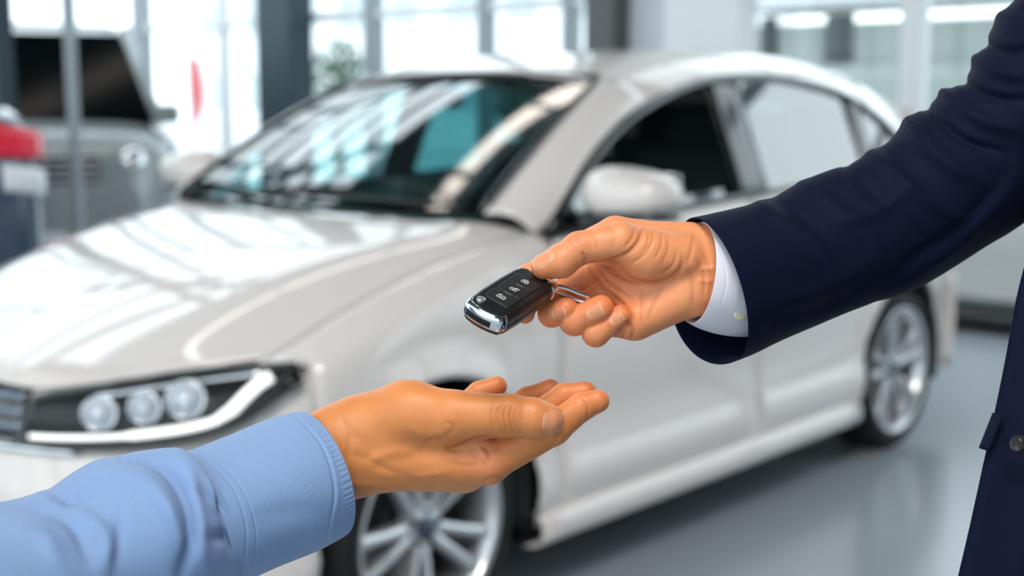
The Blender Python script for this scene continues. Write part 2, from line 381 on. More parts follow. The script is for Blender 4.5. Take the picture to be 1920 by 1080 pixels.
# lower air intake with bars, chrome line
mesh('air_intake', *grid(lambda a, z: fascia(a, z)+np.array([.012, 0, 0]), L_(-.5, .5, 31), L_(.25, .40, 5)), M_black_plastic, CAR, solid=.006)
for z in (.29, .325, .36):
    mesh('intake_bar', *tubev([fascia(a, z)+np.array([.02, 0, 0]) for a in L_(-.48, .48, 25)], .006, 6), M_black_plastic, CAR)
mesh('bumper_chrome_line', *tubev([fascia(a, .607)+np.array([.014, 0, 0]) for a in L_(-.50, .50, 33)], .009, 8), M_chrome, CAR)
# grille
gr = mesh('grille', *grid(lambda a, z: fascia(a, z)+np.array([.012, 0, 0]), L_(-.36, .36, 31), L_(.622, .742, 5)), M_gloss_black, CAR, solid=.008)
for z in (.655, .688, .722):
    mesh('grille_slat', *tubev([fascia(a, z)+np.array([.026, 0, 0]) for a in L_(-.36, .36, 31)], .0075, 8), mat('dark_chrome', '8b97a6', .18, metal=.9, noise=(4, .02)), gr)
# round badge with a plain raised ring
bc = fascia(0, .685)+np.array([.03, 0, 0])
bd = mesh('front_badge', *lathe([(0, 0), (.058, 0), (.064, .006), (.056, .012), (.054, .008), (0, .008)], 36, bc, (1, 0, .25), (0, 0, 1)), M_chrome, gr, auto=40)
# headlights
Hb = poly3([(.805, .335, .617), (.765, .46, .622), (.68, .615, .634), (.56, .755, .668), (.41, .862, .772)])
HN = np.array([.70, .68, .22])
def lamp(a, b, off=0.0, s=1):
    p = Ht(a)*(1-b)+Hb(a)*b
    p = p+HN*(.018*math.sin(math.pi*b)+off)
    return p*np.array([1, s, 1])
M_reflector = mat('lamp_reflector_bowl', 'f2f3f6', .16, metal=.9, noise=(12, .05))
M_drl = mat('lit_daylight_strip', (1.0, 0.985, 0.95), .4, emit=0.9)
M_lampdark = mat('lamp_housing_dark', '0c0e11', .35, noise=(9, .2))
for s in (1, -1):
    hl = mesh('headlight', *grid(lambda a, b: lamp(a, b, .004, s), L_(0, 1, 33), L_(0, 1, 9)), M_lampdark, CAR, solid=.004)
    mesh('lens_cover', *grid(lambda a, b: lamp(a, b, .034*math.sin(math.pi*min(1, max(0, a)))**.5+.006, s), L_(0, 1, 33), L_(0, 1, 9)), G_lens, hl)
    rim = [lamp(a, 0, .012, s) for a in L_(0, 1, 30)]+[lamp(a, 1, .012, s) for a in L_(1, 0, 30)]
    mesh('lamp_surround', *tubev(rim, .0125, 6, closed=True), M_gloss_black, hl)
    path = [lamp(a, .86, .016, s) for a in L_(.05, .70, 16)]+[lamp(a, b, .016, s) for a, b in ((.76, .78), (.81, .62), (.86, .45), (.91, .30))]
    mesh('light_strip', *tubev(path, [.006]*9+[.010]*7+[.014]*4, 8), M_drl, hl)
    for a, b, r in ((.30, .45, .036), (.46, .44, .033), (.60, .40, .040)):
        c = lamp(a, b, .0, s); n = HN*np.array([1, s, 1])
        mesh('reflector_bowl', *lathe([(0, .004), (r*.5, .008), (r*.85, .022), (r, .034), (r*1.08, .034), (r*1.08, 0)], 24, c, n, (0, 0, 1)), M_reflector, hl)
        mesh('projector_lens', *lathe([(r*.62, .012), (r*.55, .026), (r*.3, .036), (0, .039)], 20, c, n, (0, 0, 1)), mat('projector_glass', 'dfe4ec', .03, metal=.35), hl)
    mesh('trim_blade', *tubev([lamp(a, .14, .012, s) for a in L_(.25, .9, 12)], .006, 6), M_reflector, hl)
# doors, rear quarters, sills
def side(x, v, s=1):
    lo, hi = low(x), ZB(x)-.004; z = lo+(hi-lo)*v
    d = math.hypot(x+2.685, z-RT)-RA
    return np.array([x, s*(yside(x, z)+.014*math.exp(-(d/.05)**2)), z])
for s in (1, -1):
    fd = mesh('front_door', *grid(lambda x, v: side(x, v, s), L_(-.503, -1.555, 22), L_(0, 1, 30)), M_paint, CAR, solid=.006)
    rd = mesh('rear_door', *grid(lambda x, v: side(x, v, s), xs_fine(-1.561, -2.50, 24), L_(0, 1, 30)), M_paint, CAR, solid=.006)
    mesh('rear_quarter', *grid(lambda x, v: side(x, v, s), xs_fine(-2.506, -3.42, 28), L_(0, 1, 24)), M_paint, CAR, solid=.006)
    for d, x in ((fd, -1.40), (rd, -2.34)):
        y = yside(x, .96)
        mesh('handle', *tubev([(x+.10, s*(y-.005), .955), (x+.085, s*(y+.03), .958), (x, s*(y+.038), .962), (x-.085, s*(y+.03), .966), (x-.10, s*(y-.005), .97)], .012, 8), M_paint, d)
    def sill(a, b):
        x = -.40+a*(-1.89); ang = b
        pr = [(-.02, .265), (.006, .255), (.014, .225), (.004, .185), (-.06, .165)]
        q = poly3(pr)(b); return np.array([x, s*(Ys(x)+q[0]-.004), q[1]])
    mesh('sill', *grid(sill, L_(0, 1, 20), L_(0, 1, 9)), M_paint, CAR, solid=.006)
    mesh('belt_trim', *tubev([(x, s*(yside(x, ZB(x))+.004), ZB(x)+.002) for x in L_(-.5, -2.87, 30)], .011, 6), M_gloss_black, CAR)
    # window frame band along the top of the side windows
    mesh('window_frame', *tubev([(x, s*(yg(x, TZ(x))+.004), TZ(x)) for x in L_(-.5, -2.87, 44)], .017, 8), M_gloss_black, CAR)
    for nm, x0, x1, m in (('b_pillar', -1.47, -1.66, M_gloss_black), ('c_pillar', -2.37, -2.45, M_gloss_black)):
        def pil(a, b, x0=x0, x1=x1):
            zz = ZB((x0+x1)/2)*(1-b)+TZ((x0+x1)/2)*b; xx = x0+(x1-x0)*a-.05*b*(1 if x1 < -2 else .35)
            return np.array([xx, s*(yg(xx, zz)+.003), zz])
        mesh('door_pillar', *grid(pil, L_(0, 1, 5), L_(0, 1, 10)), m, CAR, solid=.008)
    def pane(x0, x1):
        def f(a, b):
            x = x0+(x1-x0)*a; z = ZB(x)+(TZ(x)-ZB(x))*b
            return np.array([x, s*yg(x, z), z])
        return f
    mesh('rear_door_glass', *grid(pane(-1.655, -2.37), L_(0, 1, 20), L_(0, 1, 10)), G_side, CAR)
    mesh('quarter_glass', *grid(pane(-2.445, -2.86), L_(0, 1, 14), L_(0, 1, 8)), G_side, CAR)
    mesh('front_quarter_glass', *grid(pane(-.50, -.74), L_(0, 1, 8), L_(0, 1, 6)), G_side, CAR)
    mesh('lowered_door_glass', *grid(lambda a, b: np.array([-.74-a*.73, s*(.825-b*.012), ZB(-.74-a*.73)-.03+b*.06]), L_(0, 1, 8), L_(0, 1, 3)), G_side, CAR)
    # front quarter post
    mesh('quarter_post', *tubev([(-.745, s*.835, 1.04), (-.765, s*(yg(-.77, 1.17)+.002), 1.17)], .012, 8), M_gloss_black, CAR)
    # windscreen pillar
    Wi = poly3([(-.385, .705, 1.085), (-.60, .665, 1.213), (-.83, .622, 1.34), (-1.08, .578, 1.463)])
    def apil(a, b):
        pi = Wi(a); xo = -.47-.66*a; po = np.array([xo, yg(xo, TZ(xo))+.004, TZ(xo)])
        if a < .12: po = po*(a/.12)+np.array([-.47, .80, 1.035])*(1-a/.12)
        p = pi*(1-b)+po*b; n = np.array([.35, .62, .70]); p = p+n*.030*math.sin(math.pi*b)
        return p*np.array([1, s, 1])
    mesh('windscreen_pillar', *grid(apil, L_(0, 1.0, 24), L_(0, 1, 9)), M_paint, CAR, solid=.006)
    # door mirror
    mc = np.array([-.665, s*1.0, 1.138])
    V, F = [], []
    nu, nv = 28, 18
    for i in range(nu):
        for j in range(nv):
            th = 2*math.pi*i/nu; ph_ = -math.pi/2+math.pi*j/(nv-1)
            cx = math.copysign(abs(math.cos(ph_))**.7, math.cos(ph_))
            q = np.array([math.cos(th)*cx*.105, math.copysign(abs(math.sin(th))**.8, math.sin(th))*cx*.148, math.copysign(abs(math.sin(ph_))**.85, math.sin(ph_))*.072])
            if q[0] < -.055: q[0] = -.055
            q[2] *= 1-.22*(q[1]/.148)*1; V.append(mc+q*np.array([1, s, 1]))
    F = [(i*nv+j, ((i+1) % nu)*nv+j, ((i+1) % nu)*nv+j+1, i*nv+j+1) for i in range(nu) for j in range(nv-1)]
    dm = mesh('door_mirror', V, F, M_paint, CAR)
    mesh('mirror_glass', *box(mc+np.array([-.057, 0, 0]), (.006, .24, .11)), mat('mirror_silver', 'd8dde0', .02, metal=1), dm, smooth=False, bevel=.003)
    mesh('mirror_foot', *tubev([(-.60, s*.835, 1.045), (-.64, s*.90, 1.065), (-.66, s*.97, 1.08)], [.035, .03, .035], 10), M_gloss_black, dm)
    mesh('mirror_lower_trim', *tubev([mc+np.array([.06*math.cos(t)*1.55, s*.135*math.sin(t), -.058]) for t in L_(-1.9, 1.9, 24)], .011, 6), M_gloss_black, dm)
    mesh('rear_lamp', *grid(lambda a, b: np.array([-3.10-.335*a, s*(yside(-3.10-.335*a, .95)+.006), .86+.2*b-.03*a]), L_(0, 1, 8), L_(0, 1, 5)), mat('rear_lamp_red', '9c0f16', .15, coat=.5), CAR, solid=.01)
# roof
RZ = interp([-1.03, -1.15, -1.3, -1.7, -2.1, -2.5, -2.9, -3.2, -3.42], [1.472, 1.507, 1.54, 1.576, 1.585, 1.572, 1.53, 1.462, 1.37])
def roof(x, a):
    xx = max(x, -2.87); zt = TZ(xx)-(xx-x)*.03+.004; yt = (yg(xx, TZ(xx))+.006)*(1-.12*max(0, xx-x)/.38)
    zc = RZ(x); t = abs(a)
    xo = x+.05*(1-t*t)*max(0, 1-(-1.05-x)/.25) if x > -1.3 else x
    return np.array([xo, a*yt, zt+(zc-zt)*(1-t**4.2)])
mesh('roof', *grid(roof, L_(-1.06, -3.42, 52), list(L_(-1, -.7, 14))+list(L_(-.68, .68, 20))+list(L_(.7, 1, 14))), M_paint, CAR, solid=.008)
mesh('roof_antenna', *tubev([(-2.95, 0, 1.515), (-3.0, 0, 1.54), (-3.07, 0, 1.60)], [.03, .02, .004], 8), M_gloss_black, CAR)
# windscreen
WB = poly3([(-.395, -.70, 1.09), (-.33, -.36, 1.078), (-.30, 0, 1.075), (-.33, .36, 1.078), (-.395, .70, 1.09)])
WT = poly3([(-1.09, -.575, 1.462), (-1.045, -.30, 1.472), (-1.025, 0, 1.475), (-1.045, .30, 1.472), (-1.09, .575, 1.462)])
def shield(a, b):
    return WB(a)*(1-b)+WT(a)*b+np.array([.48, 0, .88])*.022*4*b*(1-b)
ws = mesh('windscreen', *grid(shield, L_(0, 1, 33), L_(0, 1, 17)), G_shield, CAR)
for nm, p0 in (('windscreen_top_band', [shield(a, .985)+np.array([.004, 0, .006]) for a in L_(0, 1, 24)]), ('windscreen_edge', [shield(.006, b) for b in L_(0, 1, 14)]), ('windscreen_edge', [shield(.994, b) for b in L_(0, 1, 14)])):
    mesh(nm, *tubev(p0, .013, 6), M_gloss_black, ws)
mesh('rear_view_mirror', *box((-.93, 0, 1.40), (.03, .22, .06)), M_black_plastic, ws, smooth=False, bevel=.012)
mesh('cowl', *grid(lambda a, b: (Rh(abs(a))*np.array([1, math.copysign(1, a), 1])+np.array([.03, 0, -.02]))*(1-b)+(WB((a+1)/2)+np.array([-.05, 0, -.012]))*b, L_(-.97, .97, 31), L_(0, 1, 4)), M_black_plastic, CAR, solid=.005)
for y0, y1 in ((.58, -.05), (.02, -.55)):
    wp = mesh('wiper', *tubev([shield((y+.7)/1.4, .02+.045*i/7)+np.array([.012, 0, .012]) for i, y in enumerate(L_(y0, y1, 8))], .008, 6), M_black_plastic, CAR)
# tail: hatch, rear window, bumper
def hatch(a, b):
    z = .62+b*.74; x = -3.46+.03*(1-b)+(.05*max(0, b-.6)/.4); return np.array([x+.10*abs(a)**3, a*(.70-.10*b), z])
mesh('hatch', *grid(hatch, L_(-1, 1, 17), L_(0, 1, 12)), M_paint, CAR, solid=.008)
mesh('rear_window', *grid(lambda a, b: hatch(a*.86, .62+b*.33)+np.array([-.012, 0, 0]), L_(-1, 1, 13), L_(0, 1, 6)), G_side, CAR)
mesh('rear_bumper', *grid(lambda a, b: np.array([-3.47+.09*abs(a)**3-.02*math.sin(math.pi*b), a*.80, .22+b*.42]), L_(-1, 1, 17), L_(0, 1, 8)), M_paint, CAR, solid=.008)
# dark inner shell, wheel houses
mesh('floor_pan', *box((-1.5, 0, .26), (3.8, 1.26, .16)), M_dark, CAR, smooth=False)
mesh('underbody_light_block', *box((-1.34, 0, .185), (1.86, 1.66, .04)), M_dark, CAR, smooth=False)  # unseen dark panel added to stop light leaking under the car
mesh('engine_bay', *box((.02, 0, .52), (.80, 1.16, .46)), M_dark, CAR, smooth=False)
for s in (1, -1):
    mesh('door_lining', *box((-1.42, s*.79, .62), (1.80, .05, .74)), M_dark, CAR, smooth=False)
    for xc in (0, -2.685):
        prof = [(RA*1.0, .0), (RA*1.0, .26)]
        V = [np.array([xc+RA*.995*math.cos(t), s*y, RT+RA*.995*math.sin(t)]) for y in (.60, .868) for t in L_(-.25, math.pi+.25, 30)]
        F = [(k, k+1, 30+k+1, 30+k) for k in range(29)]
        V2 = [np.array([xc, s*.60, RT])]+V[:30]; F2 = [(0, k+1, k+2) for k in range(29)]
        mesh('wheel_housing', *join((V, F), (V2, F2)), M_dark, CAR, solid=.004)
# cabin
mesh('dashboard', *grid(lambda a, b: np.array([-.40-.42*b+.05*a*a, a*.70, 1.045-.05*b*b-.02*a*a-.30*max(0, b-.8)]), L_(-1, 1, 15), L_(0, 1, 10)), M_dark, CAR, solid=.02)
mesh('dash_front', *box((-.74, 0, .80), (.10, 1.36, .36)), M_dark, CAR, smooth=False, bevel=.02)
sw = np.array([-1.02, .37, 1.0])
th = L_(0, 2*math.pi, 33)[:-1]; a1 = np.array([-.35, 0, 1.0]); a1 /= np.linalg.norm(a1)
st = mesh('steering_wheel', *tubev([sw+.18*(math.cos(t)*np.array([0, 1, 0])+math.sin(t)*a1) for t in th], .014, 8, closed=True), M_black_plastic, CAR)
for t in (0, math.pi, -math.pi/2):
    mesh('wheel_spoke', *tubev([sw, sw+.18*(math.cos(t)*np.array([0, 1, 0])+math.sin(t)*a1)], .016, 6), M_black_plastic, st)
def rbox(name, c, s, m, parent, bev, R=None): return mesh(name, *box(c, s, R), m, parent, smooth=False, bevel=bev)
def rot_y(a): return np.array([[math.cos(a), 0, math.sin(a)], [0, 1, 0], [-math.sin(a), 0, math.cos(a)]])
for x, y in ((-1.62, .37), (-1.62, -.37), (-2.45, .37), (-2.45, -.37)):
    se = rbox('seat', (x, y, .58), (.50, .50, .18), M_seat, CAR, .05)
    rbox('backrest', (x-.27, y, .92), (.15, .48, .62), M_seat, se, .05, rot_y(-.2))
    rbox('headrest', (x-.36, y, 1.29), (.10, .26, .18), M_seat, se, .04, rot_y(-.15))
    for q in (-.06, .06): mesh('headrest_rod', *tubev([(x-.335, y+q, 1.17), (x-.35, y+q, 1.24)], .006, 6), M_chrome, se)
# wheels
def wheel(xc, s, turn=0.0, spin=0.0, root=None, R=RT, name='wheel', ycen=.765):
    c = np.array([xc, s*ycen, R]); ax = np.array([math.sin(turn), s*math.cos(turn), 0]); up = (0, 0, 1)
    k = R/.322; w = .118
    ty = mesh(name, *lathe([(.250*k, -w), (.285*k, -w*1.02), (.312*k, -w*.9), (R, -w*.6), (R, -.02), (R-.006, -.018), (R-.006, -.012), (R, -.01), (R, .01), (R-.006, .012), (R-.006, .018), (R, .02), (R, w*.6), (.312*k, w*.9), (.285*k, w*1.04), (.256*k, w*.98), (.250*k, w*.9)], 56, c, ax, up), M_tyre, root)
    mesh('rim', *lathe([(.252*k, w*.92), (.256*k, w*.98), (.250*k, w*1.0), (.238*k, w*.92), (.228*k, w*.5), (.225*k, -w*.9), (.252*k, -w)], 56, c, ax, up), M_alloy, ty)
    mesh('brake_disc', *lathe([(0, -.02), (.15*k, -.02), (.15*k, .0), (.08*k, .0), (.075*k, .02), (0, .02)], 40, c, ax, up), mat('brake_steel', '77797b', .35, metal=.8, noise=(30, .1)), ty, auto=40)
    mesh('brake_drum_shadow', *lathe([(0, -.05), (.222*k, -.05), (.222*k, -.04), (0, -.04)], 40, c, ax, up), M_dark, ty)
    e1 = np.array([0, 0, 1.0]); e2 = np.cross(ax, e1)
    for i in range(10):
        t = spin+2*math.pi*(i//2)/5+(.21 if i % 2 else -.21); t0 = spin+2*math.pi*(i//2)/5+(.30 if i % 2 else -.30)*.9
        dr0 = math.cos(t0)*e1+math.sin(t0)*e2; dr = math.cos(t)*e1+math.sin(t)*e2
        p0, p1 = c+dr0*.04*k+ax*(w*.62), c+dr*.236*k+ax*(w*.80)
        T = (p1-p0)/np.linalg.norm(p1-p0); S = np.cross(ax, T); S /= np.linalg.norm(S)
        V = []
        for p, hw, dp in ((p0, .020*k, .030), ((p0+p1)/2+ax*.004, .017*k, .026), (p1, .021*k, .022)):
            V += [p-S*hw-ax*dp, p+S*hw-ax*dp, p+S*hw*.8, p+S*hw*.3+ax*.006, p-S*hw*.3+ax*.006, p-S*hw*.8]
        F = [(a*6+q, a*6+(q+1) % 6, (a+1)*6+(q+1) % 6, (a+1)*6+q) for a in range(2) for q in range(6)]+[(5, 4, 3, 2, 1, 0), (12, 13, 14, 15, 16, 17)]
        mesh('spoke', V, F, M_alloy, ty, smooth=False)
    mesh('hub', *lathe([(0, w*.72), (.03*k, w*.72), (.062*k, w*.66), (.068*k, w*.4), (0, w*.3)], 32, c, ax, up), M_alloy, ty, auto=40)
    mesh('hub_cap', *lathe([(0, w*.80), (.026*k, w*.80), (.031*k, w*.77), (.031*k, w*.6)], 28, c, ax, up), mat('hub_cap_dark', '4a5560', .2, metal=.6), ty, auto=40)
    for i in range(5):
        t = spin+2*math.pi*(i+.5)/5; p = c+.046*k*(math.cos(t)*e1+math.sin(t)*e2)+ax*w*.66
        mesh('wheel_bolt', *lathe([(0, .012), (.007, .012), (.009, 0)], 6, p, ax, up), M_black_plastic, ty, smooth=False)
    return ty
for s in (1, -1):
    wheel(0, s, 0.0, .45, CAR); wheel(-2.685, s, 0, .1, CAR)
# ================================================================== other cars in and outside the showroom
M_darkglass = mat('dark_car_glass', '04090c', 0.12, noise=(3, .2), spec=.12)
def simple_car(label, loc, heading, paint, spec, group=None):
    """spec: L half length, W half width, belt height, roof height, cabin xs (belt front, roof front, roof rear, belt rear), hood height, tail height, wheel radius"""
    L, W, zb, zr, cab, zh, zt, wr = spec
    ch, shh = math.cos(heading), math.sin(heading); o = np.array(loc, float)
    def T(p): p = np.asarray(p, float); return np.stack([o[0]+p[..., 0]*ch-p[..., 1]*shh, o[1]+p[..., 0]*shh+p[..., 1]*ch, o[2]+p[..., 2]], -1)
    root = empty('car', tuple(o), label, 'car', group)
    def part(name, VF, m, parent=root, **k): return mesh(name, T(np.array(VF[0])), VF[1], m, parent, **k)
    top = interp([-L, -L+.06, -L+.25, cab[3], (cab[0]+cab[3])/2, cab[0], L-.35, L-.08, L], [zt-.22, zt-.06, zt, zb, zb, zb, zh, zh-.05, zh-.22])
    wid = interp([-L, -L+.08, -L+.35, 0, L-.45, L-.12, L], [W*.80, W*.92, W, W, W*.99, W*.88, W*.72])
    zlo = .24
    def sec(x, v):
        s = 1 if v >= 0 else -1; a = abs(v); zt_, w = top(x), wid(x)
        q = poly3([(0, zt_+.02), (w*.45, zt_+.012), (w*.80, zt_-.02), (w*.955, zt_-.09), (w, zt_-.26), (w*.985, zlo+.18), (w*.94, zlo)])(a)
        return np.array([x, s*q[0], q[1]])
    part('body', grid(sec, L_(-L, L, 40), L_(-1, 1, 37)), paint)
    for e in (-1, 1):
        V = [sec(e*L, v) for v in L_(-1, 1, 37)]; part('bumper', (V+[V[18]*np.array([1, 0, 0])+np.array([e*.03, 0, .45])], [(k, k+1, 37) for k in range(36)]), paint)
    part('underbody', box((0, 0, .3), (2*L-.3, 2*W-.5, .2)), M_dark, smooth=False)
    xb0, xr0, xr1, xb1 = cab; wb, wt = W*.93, W*.76
    bf, bfr, rf, rfr = (xb0, wb, zb), (xb0, -wb, zb), (xr0, wt, zr-.03), (xr0, -wt, zr-.03); rb, rbr, rr, rrr = (xb1, wb, zb), (xb1, -wb, zb), (xr1, wt, zr-.05), (xr1, -wt, zr-.05)
    quad = lambda *p: (np.array(p), [(0, 1, 2, 3)])
    part('windscreen', quad(bf, bfr, rfr, rf), M_darkglass, smooth=False); part('rear_window', quad(rb, rr, rrr, rbr), M_darkglass, smooth=False)
    for s in (1, -1):
        S = lambda p: np.array([p[0], abs(p[1])*s, p[2]])
        m0, m1 = (np.array(bf)+np.array(rb))/2, (np.array(rf)+np.array(rr))/2
        part('side_window', quad(S(bf), S(rf), S(m1), S(m0)), M_darkglass, smooth=False); part('side_window', quad(S(m0), S(m1), S(rr), S(rb)), M_darkglass, smooth=False)
        for p, q in ((bf, rf), (rb, rr)): part('pillar', tubev([S(p), S(q)], .04, 8), paint)
        part('door_pillar', tubev([S(m0), S(m1)], .03, 8), M_gloss_black)
        part('roof_rail', tubev([S(rf)+np.array([0, 0, .01]), S(rr)+np.array([0, 0, .01])], .035, 8), paint)
        part('door_mirror', box((xb0-.10, s*(W+.00), zb+.06), (.12, .16, .13)), paint, smooth=False, bevel=.04)
        hl = part('headlight', lathe([(0, .05), (.07, .045), (.10, .02), (.105, -.03)], 24, (L-.10, s*W*.70, zh-.17), (1, s*.35, .15), (0, 0, 1)), M_reflector)
        tl = part('tail_light', grid(lambda a, b: np.array([-L-.012+.34*a, s*(wid(-L+.34*a)+.012), zt-.06-.15*b*(1-.3*(1-a))-.06*(1-a)]), L_(0, 1, 9), L_(0, 1, 5)), mat('tail_lamp_red', 'd0203a', .2, coat=.5, emit=.25), solid=.02)
        part('reversing_lamp', grid(lambda a, b: np.array([-L-.016+.30*a, s*(wid(-L+.30*a)+.014), zt-.24-.12*b-.05*(1-a)]), L_(0, 1, 7), L_(0, 1, 4)), mat('clear_lamp', 'eef1f5', .15, coat=.5), tl, solid=.02)
        for x in (L-.86, -L+.86):
            c = np.array([x, s*(W-.10), wr])
            part('wheel_housing', lathe([(0, .03), (wr+.06, .03), (wr+.06, -.12)], 32, c+np.array([0, s*.075, 0]), (0, s, 0), (0, 0, 1)), M_dark)
            wl = part('wheel', lathe([(wr*.68, -.1), (wr*.95, -.1), (wr, -.06), (wr, .09), (wr*.95, .12), (wr*.72, .125), (wr*.68, .11)], 36, c, (0, s, 0), (0, 0, 1)), M_tyre)
            part('rim', lathe([(wr*.70, .118), (wr*.66, .10), (wr*.62, .06), (0, .05)], 36, c, (0, s, 0), (0, 0, 1)), mat('dark_wheel_disc', '2a2d30', .5), wl)
            for k in range(5):
                t = 2*math.pi*k/5; d = np.array([math.cos(t), 0, math.sin(t)]); part('spoke', tubev([c+np.array([0, s*.10, 0]), c+d*wr*.68+np.array([0, s*.11, 0])], [.05, .035], 6), M_alloy, wl)
    V = np.array([(xr0-.02, wt, zr-.04), (xr0-.02, -wt, zr-.04), (xr1+.02, -wt, zr-.06), (xr1+.02, wt, zr-.06), (xr0-.16, wt*.8, zr), (xr0-.16, -wt*.8, zr), (xr1+.2, -wt*.8, zr-.01), (xr1+.2, wt*.8, zr-.01)])
    part('roof', (V, [(4, 5, 6, 7), (0, 1, 5, 4), (1, 2, 6, 5), (2, 3, 7, 6), (3, 0, 4, 7), (3, 2, 1, 0)]), paint, smooth=False, bevel=.03)
    part('grille', box((L-.005, 0, zh-.20), (.05, W*.95, .17)), M_gloss_black, smooth=False, bevel=.02)
    for k in range(3): part('grille_slat', box((L+.022, 0, zh-.25+.05*k), (.015, W*.92, .016)), M_chrome, smooth=False)
    for e, nm in ((1, 'number_plate'), (-1, 'number_plate')): part(nm, box((e*(L+.035), 0, .55), (.012, .52, .11)), M_white_paint, smooth=False, bevel=.003)
    return root
M_silver = mat('silver_paint', '969e9f', .35, metal=.3, coat=.7, noise=(2, .03))
M_bluegrey = mat('dark_blue_paint', '24405c', .3, coat=1.0, noise=(2, .05))
simple_car('silver off-roader with a dark windscreen parked beyond the white car', (-1.80-.47*2.2, -4.34-.883*2.2, 0), math.atan2(.883, .47), M_silver, (2.2, 1.0, 1.25, 1.88, (1.45, 1.05, -1.9, -2.1), 1.18, 1.2, .37))
simple_car('dark blue car with a red tail light at the picture edge', (1.27, -3.29, 0), 0.0, M_bluegrey, (2.22, .88, 1.20, 1.66, (.75, .1, -1.0, -1.75), 1.0, 1.36, .33))
simple_car('white car parked outside the glass by the rear wheel', (-7.6, -0.6, -0.21), math.pi/2, M_paint, (2.05, .86, .98, 1.45, (.7, 0, -1.1, -1.75), .92, .98, .31))
# ================================================================== the two people: hands, sleeves
DH, S_ = 0.92, 0.368e-3          # distance of the hands from the camera, metres per authoring unit
def at(P):
    """authoring units (x right, y down, w towards the viewer) -> world; one unit is 0.368 mm on the plane of the hands"""
    P = np.atleast_2d(np.asarray(P, float)); dep = DH-P[:, 2]*S_
    return CAM+dep[:, None]*(DV+RV*((P[:, 0]-960)/FPX)[:, None]+UV*((540-P[:, 1])/FPX)[:, None])
def smin(a, b, k):
    h = np.clip(.5+.5*(b-a)/k, 0, 1); return b+(a-b)*h-k*h*(1-h)
def rcone(P, a, b, ra, rb, fl=None):
    a = np.array(a, np.float32); b = np.array(b, np.float32); ba = b-a
    v = P-a; h = np.clip((v@ba)/(ba@ba), 0, 1); v = v-h[..., None]*ba
    d2 = (v*v).sum(-1)
    if fl is not None:
        n = np.array(fl[0], np.float32); n /= np.linalg.norm(n); q = v@n; d2 = d2+q*q*(fl[1]**2-1)
    return np.sqrt(d2)-(ra+(rb-ra)*h)
def ellip(P, c, r, R=None):
    v = P-np.array(c, np.float32)
    if R is not None: v = v@np.array(R, np.float32)
    r = np.array(r, np.float32); k0 = np.sqrt(((v/r)**2).sum(-1)); k1 = np.sqrt(((v/(r*r))**2).sum(-1))
    return k0*(k0-1)/np.maximum(k1, 1e-6)
def make_sdf(H):
    """H: palm prims blended softly, chains (fingers) kept apart from one another"""
    def f(P):
        d = None
        for pr in H['palm']:
            q = rcone(P, *pr[1:]) if pr[0] == 'c' else ellip(P, *pr[1:])
            d = q if d is None else smin(d, q, H.get('kp', 22))
        D = None
        for ch in H['chains']:
            e = None
            for i in range(len(ch)-1):
                (x0, y0, w0, r0), (x1, y1, w1, r1) = ch[i], ch[i+1]
                q = rcone(P, (x0, y0, w0), (x1, y1, w1), r0, r1); e = q if e is None else smin(e, q, 7)
            D = e if D is None else smin(D, e, H.get('kf', 3.0))
        d = smin(d, D, H.get('kj', 11))
        for ch, k in H.get('soft', []):
            e = None
            for i in range(len(ch)-1):
                (x0, y0, w0, r0), (x1, y1, w1, r1) = ch[i], ch[i+1]
                q = rcone(P, (x0, y0, w0), (x1, y1, w1), r0, r1); e = q if e is None else smin(e, q, 9)
            d = smin(d, e, k)
        return d
    return f
def surface_nets(f, lo, hi, h):
    ax = [np.arange(lo[k], hi[k]+h, h, dtype=np.float32) for k in range(3)]
    n = [len(a) for a in ax]; vals = np.empty(n, np.float32)
    Y, Z = np.meshgrid(ax[1], ax[2], indexing='ij')
    for i in range(0, n[0], 16):
        xs = ax[0][i:i+16]
        P = np.empty((len(xs), n[1], n[2], 3), np.float32); P[..., 0] = xs[:, None, None]; P[..., 1] = Y; P[..., 2] = Z
        vals[i:i+16] = f(P)
    ins = vals < 0
    c = np.zeros([k-1 for k in n], np.int8)
    offs = [(a, b, d) for a in (0, 1) for b in (0, 1) for d in (0, 1)]
    sl = lambda o: tuple(slice(o[k], n[k]-1+o[k]) for k in range(3))
    for o in offs: c += ins[sl(o)]
    act = np.argwhere((c > 0) & (c < 8)); idx = -np.ones(c.shape, np.int64); idx[tuple(act.T)] = np.arange(len(act))
    cv = {o: vals[act[:, 0]+o[0], act[:, 1]+o[1], act[:, 2]+o[2]] for o in offs}
    acc = np.zeros((len(act), 3)); cnt = np.zeros(len(act))
    for o in offs:
        for k in range(3):
            if o[k] == 0:
                o2 = tuple(o[j]+(1 if j == k else 0) for j in range(3)); a, b = cv[o], cv[o2]; m = (a < 0) != (b < 0)
                t = np.where(m, a/np.where(m, a-b, 1), 0); p = np.zeros((len(act), 3)); p += np.array(o); p[:, k] += t
                acc += p*m[:, None]; cnt += m
    V = (act+acc/cnt[:, None])*h+np.array(lo)
    Fs = []
    for k in range(3):
        u, v = (k+1) % 3, (k+2) % 3
        s0 = [slice(None)]*3; s1 = [slice(None)]*3; s0[k] = slice(0, n[k]-1); s1[k] = slice(1, n[k])
        A, B = ins[tuple(s0)], ins[tuple(s1)]; e = np.argwhere(A != B)
        e = e[(e[:, u] > 0) & (e[:, v] > 0) & (e[:, u] < n[u]-1) & (e[:, v] < n[v]-1)]
        fl = A[tuple(e.T)]
        q = []
        for du, dv in ((-1, -1), (0, -1), (0, 0), (-1, 0)):
            t = e.copy(); t[:, u] += du; t[:, v] += dv; q.append(idx[tuple(t.T)])
        q = np.stack(q, 1); q[~fl] = q[~fl][:, ::-1]; Fs.append(q)
    return V, np.concatenate(Fs)
